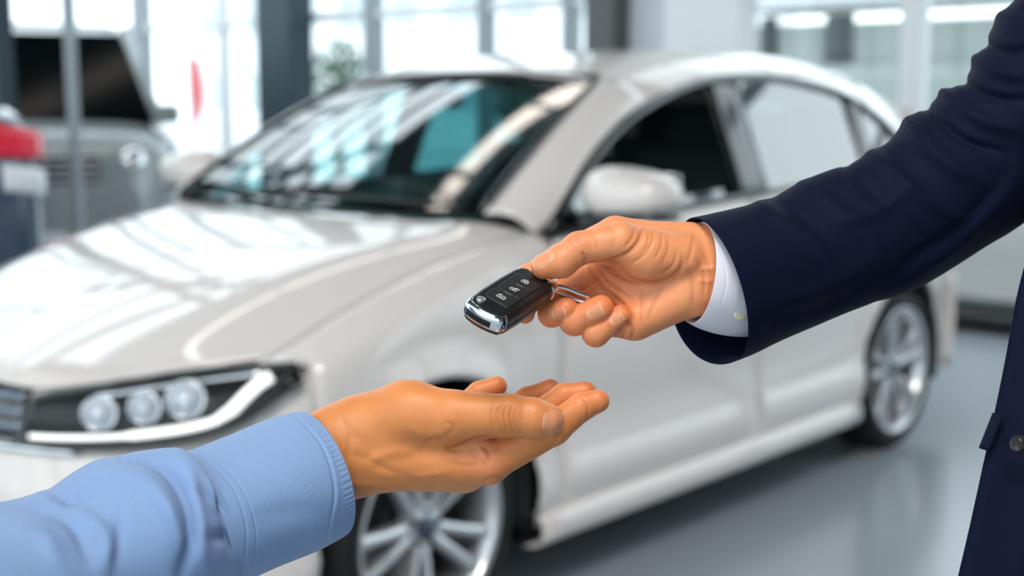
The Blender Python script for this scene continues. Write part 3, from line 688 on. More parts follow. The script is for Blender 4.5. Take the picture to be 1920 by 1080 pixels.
def grad(f, V, e=.6):
    V = V.astype(np.float32); g = np.stack([f(V+np.eye(3, dtype=np.float32)[k]*e)-f(V-np.eye(3, dtype=np.float32)[k]*e) for k in range(3)], 1)
    return g/np.maximum(np.linalg.norm(g, axis=1)[:, None], 1e-6)
def seg_dist(P, poly):
    d = np.full(len(P), 1e9); poly = np.array(poly, float)
    for a, b in zip(poly[:-1], poly[1:]):
        ba = b-a; h = np.clip(((P-a)@ba)/(ba@ba), 0, 1); d = np.minimum(d, np.linalg.norm(P-a-h[:, None]*ba, axis=1))
    return d
def smooth_poly(p, n=24):
    return np.array([poly3(p)(t) for t in L_(0, 1, n)])
def body_mesh(name, H, lo, hi, h, m, parent, creases, tints, base):
    f = make_sdf(H); V, F = surface_nets(f, lo, hi, h)
    for _ in range(2):
        g = grad(f, V); V = V-g*np.clip(f(V.astype(np.float32)), -h, h)[:, None]
    g = grad(f, V, 1.2)
    front = np.clip((g[:, 2]-.02)/.25, 0, 1)
    dsp = np.zeros(len(V)); shade = np.zeros(len(V))
    for poly, amp, wid in creases:
        poly = smooth_poly(poly); ok = front > 0
        near = ok & (V[:, 0] > poly[:, 0].min()-4*wid) & (V[:, 0] < poly[:, 0].max()+4*wid) & (V[:, 1] > poly[:, 1].min()-4*wid) & (V[:, 1] < poly[:, 1].max()+4*wid)
        if near.any():
            Q = V[near][:, :2]; D2 = np.linalg.norm(Q[:, None, :]-poly[None], axis=2); j = D2.argmin(1)/(len(poly)-1)
            tp = np.clip(np.minimum(j, 1-j)/.22, 0.0, 1)**.7
            d = seg_dist(Q, poly); e = amp*np.exp(-(d/wid)**2)*front[near]*tp
            dsp[near] += e
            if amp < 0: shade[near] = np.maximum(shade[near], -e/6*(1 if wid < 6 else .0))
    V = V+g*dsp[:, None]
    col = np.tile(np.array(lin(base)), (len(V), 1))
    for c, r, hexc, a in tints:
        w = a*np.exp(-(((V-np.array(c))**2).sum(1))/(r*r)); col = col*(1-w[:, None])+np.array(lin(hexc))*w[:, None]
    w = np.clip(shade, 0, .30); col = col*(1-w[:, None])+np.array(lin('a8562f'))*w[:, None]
    return mesh(name, at(V), F, m, parent, flip=False, attr=col), f
def nail(f, c, along, nrm, ln, wd, m, parent, tip=.16, lift=.45):
    c = np.array(c, float); n = np.array(nrm, float); n /= np.linalg.norm(n)
    a = np.array(along, float); a -= n*(a@n); a /= np.linalg.norm(a); b = np.cross(n, a)
    us, vs = L_(-1, 1, 17), L_(-1, 1, 13); P = []
    for u in us:
        wsc = 1-.10*(u+1)/2*0
        for v in vs:
            # squircle outline
            uu, vv = u, v
            x = uu*math.sqrt(1-.42*vv*vv); y = vv*math.sqrt(1-.46*uu*uu)
            P.append(c+a*x*ln/2+b*y*wd/2+n*60)
    P = np.array(P); 
    for _ in range(40):
        d = f(P.astype(np.float32)); P = P-n*np.maximum(d, 0)[:, None]*.8
        if d.max() < .02: break
    g = grad(f, P, 1.5)
    uu = np.repeat(us, len(vs)); vv = np.tile(vs, len(us))
    P2 = P+g*(lift*(1-.35*np.abs(vv)**3)+np.clip((uu-.7)/.3, 0, 1)*.5)[:, None]
    edge = np.maximum(np.abs(uu), np.abs(vv)) > .99; P2[edge] = P[edge]-g[edge]*1.0
    tipm = uu > (1-2*tip+.10*vv*vv)
    col = np.where(tipm[:, None], np.array(lin('e8b08c')), np.array(lin('d88f68')))
    lun = (uu < -.62) & (np.abs(vv) < .6); col[lun] = np.array(lin('dfa07a'))
    nv = len(vs); F = np.array([(i*nv+j, (i+1)*nv+j, (i+1)*nv+j+1, i*nv+j+1) for i in range(len(us)-1) for j in range(nv-1)])
    return mesh('fingernail', at(P2), F, m, parent, attr=col, flip=True)
M_skin = mat('skin', 'd9925f', 0.44, sub=0.10, attr='tint', noise=(70, 0.11), bump=('voronoi', 1050.0, 0.22, 0.0005), spec=0.45)
M_nail = mat('nail', 'e0a084', 0.32, attr='tint', coat=.06, spec=.4)

# ---------- giving hand (right hand of the person in the suit)
HA = dict(kp=24, kf=3, kj=10,
  palm=[('c', (1500, 480, -60), (1322, 504, -25), 78, 79, ((0, 0, 1), 1.45)),
        ('c', (1322, 504, -25), (1262, 506, -28), 79, 82, ((0, 0, 1), 1.55)),
        ('c', (1285, 462, -38), (1158, 440, -42), 40, 34), ('c', (1285, 490, -46), (1142, 488, -52), 38, 33),
        ('c', (1285, 520, -46), (1148, 545, -50), 38, 32), ('c', (1285, 545, -36), (1172, 600, -38), 38, 32),
        ('c', (1296, 552, -8), (1192, 602, -10), 37, 37), ('c', (1240, 540, -30), (1180, 545, -32), 40, 34)],
  chains=[[(1150, 440, -42, 33), (1052, 484, -52, 27), (990, 522, -50, 25), (988, 564, 8, 22), (984, 588, 48, 19)],
          [(1135, 490, -52, 31), (1030, 570, -42, 25), (1034, 588, 4, 25), (1062, 579, 22, 23)],
          [(1143, 545, -50, 31), (1072, 588, -38, 27), (1077, 602, 14, 27), (1127, 578, 28, 25)],
          [(1170, 600, -38, 29), (1116, 613, -32, 24), (1117, 625, 12, 25), (1165, 591, 22, 20)]],
  soft=[([(1285, 482, 5, 44), (1215, 478, 20, 50), (1165, 452, 40, 36), (1086, 465, 52, 30), (1052, 490, 52, 30.5), (1020, 500, 50, 24.5)], 12)])
PA = empty('person', (*cam_pt(2150, 540, 0.98)[:2], 0.0), 'person in a navy suit reaching out and holding a car key over the open palm', 'person')
crA = [([(1100, 430), (1118, 448), (1122, 470)], -1.0, 3), ([(1135, 418), (1150, 440), (1150, 468)], -1.2, 5), ([(1190, 415), (1186, 445), (1168, 466)], -1.6, 3), ([(1218, 432), (1212, 462), (1196, 482)], -1.2, 2.4), ([(1252, 440), (1252, 470), (1238, 500)], -1.0, 2.6), ([(1250, 530), (1230, 560), (1215, 600)], -1.4, 4), ([(1205, 535), (1200, 570), (1208, 610)], -1.2, 3.5), ([(1292, 500), (1300, 540), (1296, 580)], -1.4, 5), ([(1040, 598), (1048, 606), (1060, 606)], -1.2, 2.2), ([(1092, 590), (1098, 604), (1096, 618)], -1.2, 2.2), ([(1138, 608), (1146, 616), (1146, 626)], -1.2, 2.2), ([(1150, 640), (1158, 622), (1172, 612)], -1.6, 2.6),
       ([(1205, 420), (1198, 452), (1178, 474), (1150, 487), (1125, 492)], -3.6, 4.0), ([(1225, 425), (1222, 455), (1205, 480), (1180, 497)], -1.8, 3.2), ([(1240, 430), (1240, 460), (1225, 490)], -1.4, 3.0),
       ([(1282, 476), (1276, 505), (1255, 524), (1222, 532), (1180, 524), (1140, 506), (1105, 492)], -4.2, 4.5), ([(1270, 470), (1262, 496), (1240, 514)], -1.4, 3),
       ([(1098, 494), (1122, 528), (1152, 558), (1188, 585)], -3.2, 3.6), ([(1112, 494), (1150, 535), (1190, 566)], -2.2, 3), ([(1176, 600), (1186, 620), (1184, 640)], -3.6, 3.6), ([(1163, 615), (1168, 638)], -2.0, 3),
       ([(1068, 441), (1082, 443), (1090, 455)], -1.6, 2.2), ([(1063, 446), (1075, 449), (1083, 460)], -1.6, 2.2), ([(1058, 452), (1068, 455), (1075, 466)], -1.2, 2.0), ([(1090, 472), (1098, 485), (1096, 495)], -2.2, 3), 
       ([(1303, 478), (1320, 520), (1320, 560)], -1.5, 4), ([(1318, 470), (1334, 515), (1330, 560)], -1.2, 4), ([(1312, 505), (1345, 503)], 2.4, 5), ([(1306, 525), (1340, 530)], 1.6, 5),
       ([(1302, 430), (1296, 470), (1286, 500)], -1.6, 4)]
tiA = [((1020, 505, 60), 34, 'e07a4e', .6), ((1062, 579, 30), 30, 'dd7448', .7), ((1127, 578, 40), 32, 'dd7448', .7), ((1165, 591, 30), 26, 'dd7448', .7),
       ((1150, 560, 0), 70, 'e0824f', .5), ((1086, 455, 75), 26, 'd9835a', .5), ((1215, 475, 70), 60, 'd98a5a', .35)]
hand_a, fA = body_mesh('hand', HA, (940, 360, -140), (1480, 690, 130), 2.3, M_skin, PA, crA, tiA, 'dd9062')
nail(fA, (1021, 501, 50), (-1, .30, -.05), (-.12, -.58, .80), 48, 40, M_nail, hand_a, .08)
nail(fA, (1055, 583, 15), (1, -.15, .25), (-.30, .25, .9), 33, 33, M_nail, hand_a, .10)
nail(fA, (1123, 582, 25), (1, -.40, .15), (-.28, .16, .95), 36, 34, M_nail, hand_a, .10)
nail(fA, (1162, 595, 18), (1, -.60, .15), (-.25, .15, .95), 30, 29, M_nail, hand_a, .10)

# ---------- receiving hand (right hand, palm up)
HB = dict(kp=30, kf=3, kj=12,
  palm=[('c', (500, 915, 30), (635, 850, 5), 84, 84, ((0, 0, 1), 1.35)), ('c', (635, 850, 5), (700, 838, -5), 84, 78, ((0, 0, 1), 1.3)),
        ('c', (690, 862, 0), (915, 872, 8), 56, 37), ('c', (690, 862, -40), (872, 888, -36), 52, 37), ('c', (690, 845, -75), (850, 868, -82), 44, 34), ('c', (690, 825, -95), (822, 832, -120), 42, 31),
        ('c', (680, 790, -60), (790, 770, -100), 48, 38), ('c', (680, 800, 0), (770, 778, 15), 60, 64), ('c', (835, 812, 28), (900, 828, 18), 26, 20)],
  chains=[[(918, 868, 8, 36), (1038, 804, 4, 31), (1090, 763, 2, 26), (1121, 752, 0, 22)],
          [(875, 870, -38, 35), (1000, 786, -42, 29), (1058, 744, -42, 25), (1097, 737, -42, 22.5)],
          [(850, 850, -82, 32), (935, 786, -84, 28), (988, 750, -84, 24), (1032, 732, -84, 21.5)],
          [(818, 822, -120, 30), (862, 768, -124, 24), (898, 737, -122, 21), (932, 724, -122, 19)]],
  soft=[([(760, 775, 18, 60), (850, 781, 48, 49), (955, 779, 62, 39.5), (1000, 784, 62, 37), (1026, 787, 60, 31)], 16)])
PB = empty('person', (*cam_pt(-520, 900, 0.62)[:2], 0.0), 'person in a light blue shirt holding out an open palm under the key', 'person')
crB = [([(700, 730), (720, 770), (712, 820)], -1.2, 9), ([(760, 800), (800, 815), (835, 812)], 2.0, 9), ([(790, 835), (815, 822), (838, 826)], -1.8, 4), ([(640, 780), (655, 820), (650, 870)], -1.4, 6), ([(700, 885), (780, 895), (850, 880)], 1.6, 7), ([(968, 760), (964, 780), (967, 806)], -1.0, 2.2), ([(934, 758), (929, 780), (932, 806)], -1.0, 2.4), ([(840, 862), (870, 872), (905, 868)], -1.4, 5), ([(880, 850), (900, 862), (915, 880)], -1.2, 3.5),
       ([(832, 841), (850, 842), (872, 834), (890, 826), (925, 822)], -5.5, 5), ([(942, 752), (934, 775), (938, 800), (946, 816)], -2.0, 3.0), ([(952, 752), (945, 775), (948, 800), (955, 816)], -2.4, 2.6), ([(962, 756), (956, 778), (959, 800), (964, 814)], -2.0, 2.6), ([(926, 752), (922, 780), (928, 812)], -1.2, 3),
       ([(900, 834), (916, 846), (920, 866)], -1.1, 4), ([(895, 838), (905, 850), (908, 866)], 2.2, 5), ([(832, 790), (850, 800), (840, 815), (826, 822)], -1.5, 5),
       ([(650, 850), (690, 862), (740, 890), (800, 905), (860, 905)], -3.2, 9), ([(680, 872), (730, 850), (790, 842)], 2.6, 11), ([(655, 810), (690, 835), (700, 860)], -2.0, 9), ([(640, 905), (700, 912), (780, 915)], 2.0, 8),
       ([(960, 905), (930, 895), (900, 905)], -1.6, 4), ([(1030, 845), (1044, 822), (1052, 800)], -1.2, 3), ([(1022, 845), (1036, 825)], -1.0, 2.5), ([(1090, 742), (1102, 762), (1100, 788)], -1.4, 2.2)]
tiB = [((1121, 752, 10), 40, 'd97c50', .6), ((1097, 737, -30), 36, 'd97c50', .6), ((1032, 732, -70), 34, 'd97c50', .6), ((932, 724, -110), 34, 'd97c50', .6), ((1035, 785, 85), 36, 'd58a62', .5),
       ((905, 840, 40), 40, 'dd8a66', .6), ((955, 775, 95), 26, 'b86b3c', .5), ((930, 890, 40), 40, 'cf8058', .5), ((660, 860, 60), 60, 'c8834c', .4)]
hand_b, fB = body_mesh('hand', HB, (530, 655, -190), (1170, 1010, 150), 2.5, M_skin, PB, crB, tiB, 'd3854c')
nail(fB, (1030, 791, 62), (1, .06, -.30), (.36, .02, .93), 54, 50, M_nail, hand_b, .08)
nail(fB, (1112, 766, 0), (1, -.4, 0), (.35, .9, -.1), 30, 28, M_nail, hand_b, .1)
for c in ((1088, 752, -42), (1024, 746, -84), (924, 738, -122)):
    nail(fB, c, (1, -.35, 0), (.3, .9, -.2), 28, 26, M_nail, hand_b, .1)
# ================================================================== the car key
KW, KL, KT = 30.8e-3, 70e-3, 13.5e-3
kx = 69*RV-38*UV+28*(-DV); kx /= np.linalg.norm(kx)
ky = 96*RV+62*UV-152*(-DV); ky -= kx*(ky@kx); ky /= np.linalg.norm(ky)
kz = np.cross(kx, ky)
kc = at([[962, 544, 114]])[0]
KS = 1.06e-3
def K(x, y, z): return kc+kx*x*KS+ky*y*KS+kz*z*KS      # millimetres: x across, y towards the hand, z up (0 = top face)
KEY = empty('car_key', tuple(kc), 'black folding car key with chrome end pinched between thumb and fingers', 'key')
M_keyblack = mat('satin_black_key_shell', '17181a', 0.36, noise=(400, .15), bump=('noise', 2500, .08, .0003), spec=.5)
M_btn = mat('rubber_key_button', '1f2022', 0.5, noise=(400, .15))
M_print = mat('white_print', 'e8e6e2', 0.5)
M_satin = mat('satin_chrome', 'dcdcdc', .32, metal=.85, noise=(60, .03))
M_slot = mat('slot_black', '030303', .6)
def outline(n=72):
    # half widths along y (front = -35, back = 35), rounded ends
    P = []
    hw = interp([-35, -34, -30, -20, 0, 18, 28, 33, 35], [8.5, 11.0, 13.6, 15.0, 15.4, 15.2, 14.4, 12.2, 9.0])
    ys = list(-35+70*(.5-.5*np.cos(L_(0, math.pi, n))))
    fr = [(x, -35-1.3*(1-(x/8.5)**2)) for x in L_(-8.5, 8.5, 9)[1:-1]]
    right = [(hw(y), y) for y in ys]; left = [(-hw(y), y) for y in ys[::-1]]
    return np.array(fr+right+left)
OUT = outline()
def inset(O, d):
    t = np.roll(O, -1, 0)-np.roll(O, 1, 0); t /= np.linalg.norm(t, axis=1)[:, None]; n = np.stack([t[:, 1], -t[:, 0]], 1); return O-n*d
def slab(O, prof, cap=True, fn=K):
    rings = [inset(O, d) for d, z in prof]; n = len(O); V = [fn(p[0], p[1], z) for R, (d, z) in zip(rings, prof) for p in R]
    F = [(i*n+k, i*n+(k+1) % n, (i+1)*n+(k+1) % n, (i+1)*n+k) for i in range(len(prof)-1) for k in range(n)]
    if cap:
        for i, z in ((0, prof[0][1]), (len(prof)-1, prof[-1][1])):
            c = len(V); m = rings[i].mean(0); V.append(fn(m[0], m[1], z)); F += [((i*n+k), (i*n+(k+1) % n), c)[::(-1 if i == 0 else 1)] for k in range(n)]
    return V, F
def crown(x, y, z): return K(x, y, z-0.0022*x*x-0.0005*y*y)
sh = mesh('shell', *slab(OUT, [(3.2, -13.5), (1.0, -12.6), (.2, -11), (0, -9.0), (0, -7.2), (.35, -6.9), (.35, -6.5), (0, -6.2), (0, -4.2), (.5, -2.2), (1.6, -.8), (3.2, -.15), (4.5, 0)], fn=crown), M_keyblack, KEY, auto=50)
def rpoly(pts, r=1.2, n=5):
    out = []
    P = [np.array(p, float) for p in pts]; N = len(P)
    for i in range(N):
        a, b, c = P[i-1], P[i], P[(i+1) % N]; u = (a-b)/np.linalg.norm(a-b); v = (c-b)/np.linalg.norm(c-b)
        for t in L_(0, 1, n): out.append((1-t)**2*(b+u*r)+2*t*(1-t)*b+t*t*(b+v*r))
    return np.array(out)
def ccw(O): 
    a = sum(O[i-1][0]*O[i][1]-O[i][0]*O[i-1][1] for i in range(len(O))); return O if a > 0 else O[::-1]
mesh('button_panel', *slab(ccw(rpoly([(-8.6, -21.5), (9.6, -21.5), (10.2, 22), (-6, 24), (-10.2, 16)], 2.5)), [(0, -.3), (0, .10), (.3, .16)], fn=crown), M_slot, KEY)
for y0, y1 in ((-20.8, -7.3), (-6.3, 7.4), (8.4, 21.3)):
    b = mesh('button', *slab(ccw(rpoly([(-8.9, y0), (9.1, y0), (9.4, y1), (-9.4, y1)], 1.6)), [(0, 0), (0, .32), (.35, .55), (1.2, .62)], fn=crown), M_btn, KEY, auto=50)
    yc = (y0+y1)/2; q = -1.0
    def bar(x0, ya, x1, yb, w=.36):
        d = np.array([x1-x0, yb-ya]); d = d/np.linalg.norm(d); n = np.array([-d[1], d[0]])*w/2
        V = [crown(x, y, z) for z in (.55, .72) for x, y in ((x0+n[0], ya+n[1]), (x1+n[0], yb+n[1]), (x1-n[0], yb-n[1]), (x0-n[0], ya-n[1]))]
        return V, [(0, 1, 2, 3), (7, 6, 5, 4), (0, 4, 5, 1), (1, 5, 6, 2), (2, 6, 7, 3), (3, 7, 4, 0)]
    if y0 < -10:   # boot lid: car outline with raised lid
        parts = [bar(-3, yc-1.6, 2.6, yc-1.6), bar(-3, yc-1.6, -3, yc+.4), bar(-3, yc+.4, 0, yc+1.4), bar(0, yc+1.4, 2.2, yc+1.4), bar(2.2, yc+1.4, 2.6, yc-1.6), bar(-3, yc+1.2, -1.2, yc+2.8), bar(-1.4, yc-.4, 1.4, yc-.4)]
    elif y0 < 0:   # open padlock
        parts = [bar(-2.2, yc-1.6, 2.2, yc-1.6), bar(-2.2, yc-1.6, -2.2, yc+.8), bar(2.2, yc-1.6, 2.2, yc+.8), bar(-2.2, yc+.8, 2.2, yc+.8), bar(.4, yc+.8, .4, yc+2.2), bar(.4, yc+2.2, 3.0, yc+2.2), bar(3.0, yc+2.2, 3.0, yc+1.4), bar(-.9, yc-.4, .9, yc-.4)]
    else:          # closed padlock
        parts = [bar(-2.2, yc-1.6, 2.2, yc-1.6), bar(-2.2, yc-1.6, -2.2, yc+.8), bar(2.2, yc-1.6, 2.2, yc+.8), bar(-2.2, yc+.8, 2.2, yc+.8), bar(-1.3, yc+.8, -1.3, yc+2.2), bar(-1.3, yc+2.2, 1.3, yc+2.2), bar(1.3, yc+2.2, 1.3, yc+.8), bar(-.9, yc-.4, .9, yc-.4)]
    parts = [([p for p in v], f) for v, f in parts]
    mesh('button_icon', *join(*parts), M_print, b, smooth=False)
for y in (-6.8, 7.9):
    mesh('divider_mark', *slab(ccw(rpoly([(-2.4, y-.28), (2.4, y-.28), (2.4, y+.28), (-2.4, y+.28)], .1, 2)), [(0, .2), (0, .62)], fn=crown), mat('grey_print', '8d8f92', .4, metal=.5), KEY, smooth=False)
# round chrome release button
mesh('release_button', *lathe([(0, 1.5e-3), (2.5e-3, 1.5e-3), (2.9e-3, 1.25e-3), (3.0e-3, 0), (3.0e-3, -1e-3)], 32, K(-6.8, -27.6, -.1), kz, kx), M_satin, KEY, auto=50)
mesh('release_button_ring', *lathe([(1.2e-3, .3e-3), (1.7e-3, .5e-3), (2.2e-3, .3e-3)], 28, K(-6.8, -27.6, 1.1), kz, kx), M_alloy, KEY)
# chrome end with a dark slot
hwf = interp([-35, -34, -30, -20, 0], [8.5, 11.0, 13.6, 15.0, 15.4])
FP = [(-hwf(y), y) for y in L_(-28, -35, 12)]+[(x, -35-1.3*(1-(x/8.5)**2)) for x in L_(-8.5, 8.5, 15)[1:-1]]+[(hwf(y), y) for y in L_(-35, -28, 12)]
fpc = poly3(FP)
def front_pt(t, out, z):      # t 0..1 around the front end, out = millimetres outside the shell
    p = fpc(t); q = fpc(min(1, t+.01))-fpc(max(0, t-.01)); q /= np.linalg.norm(q)
    return crown(p[0]+q[1]*out, p[1]-q[0]*out, z)
chp = poly3([(-2.3, -.30), (-1.2, -.55), (-.3, -1.4), (.40, -3.0), (.55, -6.0), (.45, -8.8), (-.3, -10.4)])
mesh('chrome_end', *grid(lambda t, q: front_pt(t, *chp(q)), L_(0.02, .98, 61), L_(0, 1, 15)), M_chrome, KEY, solid=.0004)
mesh('lanyard_slot', *grid(lambda t, q: front_pt(.20+t*.50, .80, -4.3-3.9*q), L_(0, 1, 31), L_(0, 1, 5)), M_slot, KEY, solid=.0004)
# blade hinge and folded blade edge, key ring
mesh('blade_hinge', *lathe([(0, 2e-3), (4.6e-3, 2e-3), (5.2e-3, 1.4e-3), (5.2e-3, -8e-3), (0, -8e-3)], 28, K(10.2, 32.0, -3.5), kz, kx), M_chrome, KEY, auto=50)
rg = poly3([at([p])[0] for p in ((1040, 536, 40), (1058, 539, 36), (1082, 548, 32), (1102, 558, 26), (1098, 565, 20), (1075, 560, 18), (1050, 549, 24), (1036, 540, 34), (1040, 536, 40))])
ring = mesh('key_ring', *tubev([rg(t) for t in L_(0, 1, 49)[:-1]], 1.6e-3, 10, closed=True), M_chrome, KEY)
mesh('ring_link', *tubev([at([p])[0] for p in ((1026, 530, 52), (1038, 534, 46), (1045, 541, 40), (1040, 549, 36))], 1.3e-3, 8), M_chrome, KEY)
# ================================================================== clothes
def tube_cloth(name, rings, m, parent, nt=160, na=120, folds=(), wob=0.0, seed=1, lip=None, flat=1.0, t0=0.0, t1=1.0, hem=0.0, famp=1.0, pucker=0.0):
    """rings: (top x,y), (bottom x,y), w  in authoring units; lip: units the hem turns inwards at the start"""
    R = np.array([(*a, *b, w) for a, b, w in rings], float)
    C = np.stack([(R[:, 0]+R[:, 2])/2, (R[:, 1]+R[:, 3])/2, R[:, 4]], 1); rad = np.hypot(R[:, 0]-R[:, 2], R[:, 1]-R[:, 3])/2
    cf = poly3(np.c_[C, rad, R[:, 0]-C[:, 0], R[:, 1]-C[:, 1]])
    ts = L_(t0, t1, nt); Q = np.array([cf(t) for t in ts]); c = Q[:, :3]; r = Q[:, 3]
    T = np.gradient(c, axis=0); T /= np.linalg.norm(T, axis=1)[:, None]
    U = np.c_[Q[:, 4:6], np.zeros(nt)]; U -= T*(U*T).sum(1)[:, None]; U /= np.linalg.norm(U, axis=1)[:, None]
    B = np.cross(T, U)
    th = L_(0, 2*math.pi, na+1)[:-1]
    N = U[:, None, :]*np.cos(th)[None, :, None]+B[:, None, :]*np.sin(th)[None, :, None]*flat
    P = c[:, None, :]+N*r[:, None, None]
    Nn = N/np.linalg.norm(N, axis=2)[:, :, None]
    front = np.clip((Nn[..., 2]+.45)/.5, 0, 1)
    dsp = np.zeros(P.shape[:2]); XY = P[..., :2].reshape(-1, 2)
    for poly, amp, wid in folds:
        poly = smooth_poly(poly, 20); lo, hi = poly.min(0)-3.5*wid, poly.max(0)+3.5*wid
        k = np.where(((XY > lo) & (XY < hi)).all(1))[0]
        if len(k) == 0: continue
        D2 = np.linalg.norm(XY[k][:, None]-poly[None], axis=2); j = D2.argmin(1)/19; tp = np.clip(np.minimum(j, 1-j)/.3, 0, 1)
        dd = seg_dist(XY[k], poly); e = famp*amp*np.exp(-(dd/wid)**2)*(.25+.75*tp); dsp.reshape(-1)[k] += e*front.reshape(-1)[k]
    if wob:
        rg = np.random.default_rng(seed); s = ts[:, None]
        for _ in range(7):
            kt, ka, p0 = rg.uniform(4, 16), rg.integers(1, 4), rg.uniform(0, 6.28); dsp += wob*.45*np.sin(kt*6.28*s*.5+ka*th[None]+p0)
    ramp = np.clip((ts-t0)/(t1-t0)/.04, 0, 1)[:, None] if lip else 1
    P = P+Nn*(dsp*ramp)[..., None]
    if pucker:   # stitched hem gathers slightly
        arc = np.r_[0, np.cumsum(np.linalg.norm(np.diff(c, axis=0), axis=1))]
        env = np.clip(arc/4, 0, 1)*np.clip((26-arc)/8, 0, 1)
        P = P+Nn*(pucker*env[:, None]*np.sin(74*th+1.3*np.sin(9*th))[None])[..., None]
    if hem:   # the far, lower side of the hem reaches further towards the hand
        sh_ = np.clip(-Nn[..., 2]*.9+Nn[..., 1]*.45-.25, 0, 1)*np.clip(1-(ts-t0)/(t1-t0)/.10, 0, 1)[:, None]
        P = P-T[:, None, :]*(hem*sh_)[..., None]
    if lip:
        ext = []
        for d, ins in ((.0, 2.0), (.25, 4.5), (1.0, 6.0)):
            ext.append(P[0]+T[0]*lip*d-Nn[0]*ins)
        P = np.concatenate([np.array(ext[::-1]), P]); nt += 3
    V = P.reshape(-1, 3); F = np.array([(i*na+k, i*na+(k+1) % na, (i+1)*na+(k+1) % na, (i+1)*na+k) for i in range(nt-1) for k in range(na)])
    return mesh(name, at(V), F, m, parent)
M_shirt = mat('light_blue_cotton', '819cc6', 0.85, noise=(500, 0.06), bump=('weave', 2600.0, .25, .0004), sheen=.15, spec=.2)
M_suit = mat('navy_wool', '040b25', 0.72, noise=(700, 0.2), bump=('weave', 2200.0, .3, .0004), sheen=.02, spec=.14)
M_cuffw = mat('white_cotton', 'd4d1d9', 0.85, noise=(500, 0.03), bump=('weave', 2600.0, .2, .0004), spec=.2)
# ---- blue shirt: cuff then sleeve
cuff_r = [((576, 767), (624, 1012), -6), ((540, 775), (588, 1032), 12), ((440, 814), (495, 1072), 60), ((338, 853), (392, 1118), 108)]
cb = tube_cloth('shirt_cuff', cuff_r, M_shirt, PB, nt=220, na=420, lip=60, pucker=.55,
    folds=[([(553, 776), (605, 838), (627, 915), (613, 1010)], -2.0, 2.6), ([(558, 774), (611, 838), (634, 915), (620, 1008)], .9, 4), ([(362, 845), (430, 905), (462, 990), (458, 1062)], -1.6, 2.2), ([(376, 840), (446, 905), (480, 990), (476, 1062)], -1.3, 2.0),
           ([(420, 850), (520, 870), (590, 930)], 2.5, 26), ([(470, 980), (560, 960), (620, 975)], -3, 22)])
sl_r = [((362, 843), (415, 1106), 100), ((330, 848), (385, 1130), 112), ((285, 842), (345, 1150), 135), ((225, 852), (270, 1180), 160), ((130, 905), (190, 1210), 200), ((40, 930), (110, 1260), 245), ((-60, 948), (10, 1310), 290), ((-260, 985), (-180, 1400), 380), ((-480, 1000), (-420, 1480), 460), ((-720, 960), (-690, 1500), 520), ((-960, 820), (-1010, 1420), 550), ((-1130, 560), (-1400, 1150), 560), ((-1260, 250), (-1640, 780), 555), ((-1400, -60), (-1850, 420), 540)]
tube_cloth('shirt_sleeve', sl_r, M_shirt, PB, nt=560, na=160, wob=2.5, seed=5, famp=1.6, t1=1.0,
    folds=[([(215, 858), (300, 872), (345, 925), (360, 1000), (340, 1080)], -13, 13), ([(330, 845), (352, 890), (368, 960), (385, 1060)], 9, 14), ([(190, 895), (270, 905), (315, 960), (330, 1030)], 8, 22), ([(345, 850), (390, 905), (425, 965)], 6, 12), ([(362, 915), (395, 935), (430, 985)], -6, 10), ([(390, 1010), (430, 1010), (455, 1040)], -7, 15), ([(300, 925), (360, 1050)], 4, 14),
           ([(95, 925), (140, 935), (185, 905)], -9, 11), ([(0, 948), (70, 950), (140, 985), (165, 1050)], -7, 14), ([(0, 985), (80, 1005), (120, 1060)], 6, 20), ([(150, 960), (200, 1010), (195, 1080)], 6, 18), ([(230, 960), (215, 1070)], -3, 12)])
# ---- suit: white cuff, sleeve, body
wc = [((1302, 416), (1312, 608), -18), ((1330, 409), (1345, 622), -30), ((1380, 398), (1400, 632), -55), ((1470, 370), (1500, 602), -95)]
wcuff = tube_cloth('shirt_cuff', wc, M_cuffw, PA, nt=150, na=140, lip=50,
    folds=[([(1316, 426), (1350, 470), (1362, 520), (1352, 580)], -1.2, 1.8), ([(1340, 420), (1378, 480), (1384, 540), (1370, 600)], .8, 6)])
cbn = at([[1388, 586, 36]])[0]
mesh('cuff_button', *lathe([(0, 1.6e-3), (4.5e-3, 1.6e-3), (5.2e-3, 1.0e-3), (5.2e-3, -1e-3)], 24, cbn, -DV*.9+RV*.3-UV*.2, UV), mat('horn_button', 'd8cdb8', .3, noise=(300, .2)), wcuff, auto=40)
js = [((1338, 402), (1338, 684), -30), ((1352, 398), (1362, 676), -38), ((1400, 386), (1424, 650), -62), ((1480, 360), (1512, 614), -98), ((1560, 322), (1606, 580), -128), ((1640, 286), (1702, 543), -155), ((1698, 250), (1775, 505), -172), ((1742, 200), (1850, 462), -182), ((1788, 168), (1935, 405), -188), ((1836, 110), (2035, 320), -190), ((1864, 50), (2120, 240), -190), ((1912, -10), (2200, 160), -188), ((2010, -170), (2330, 20), -180), ((2090, -330), (2420, -160), -170)]
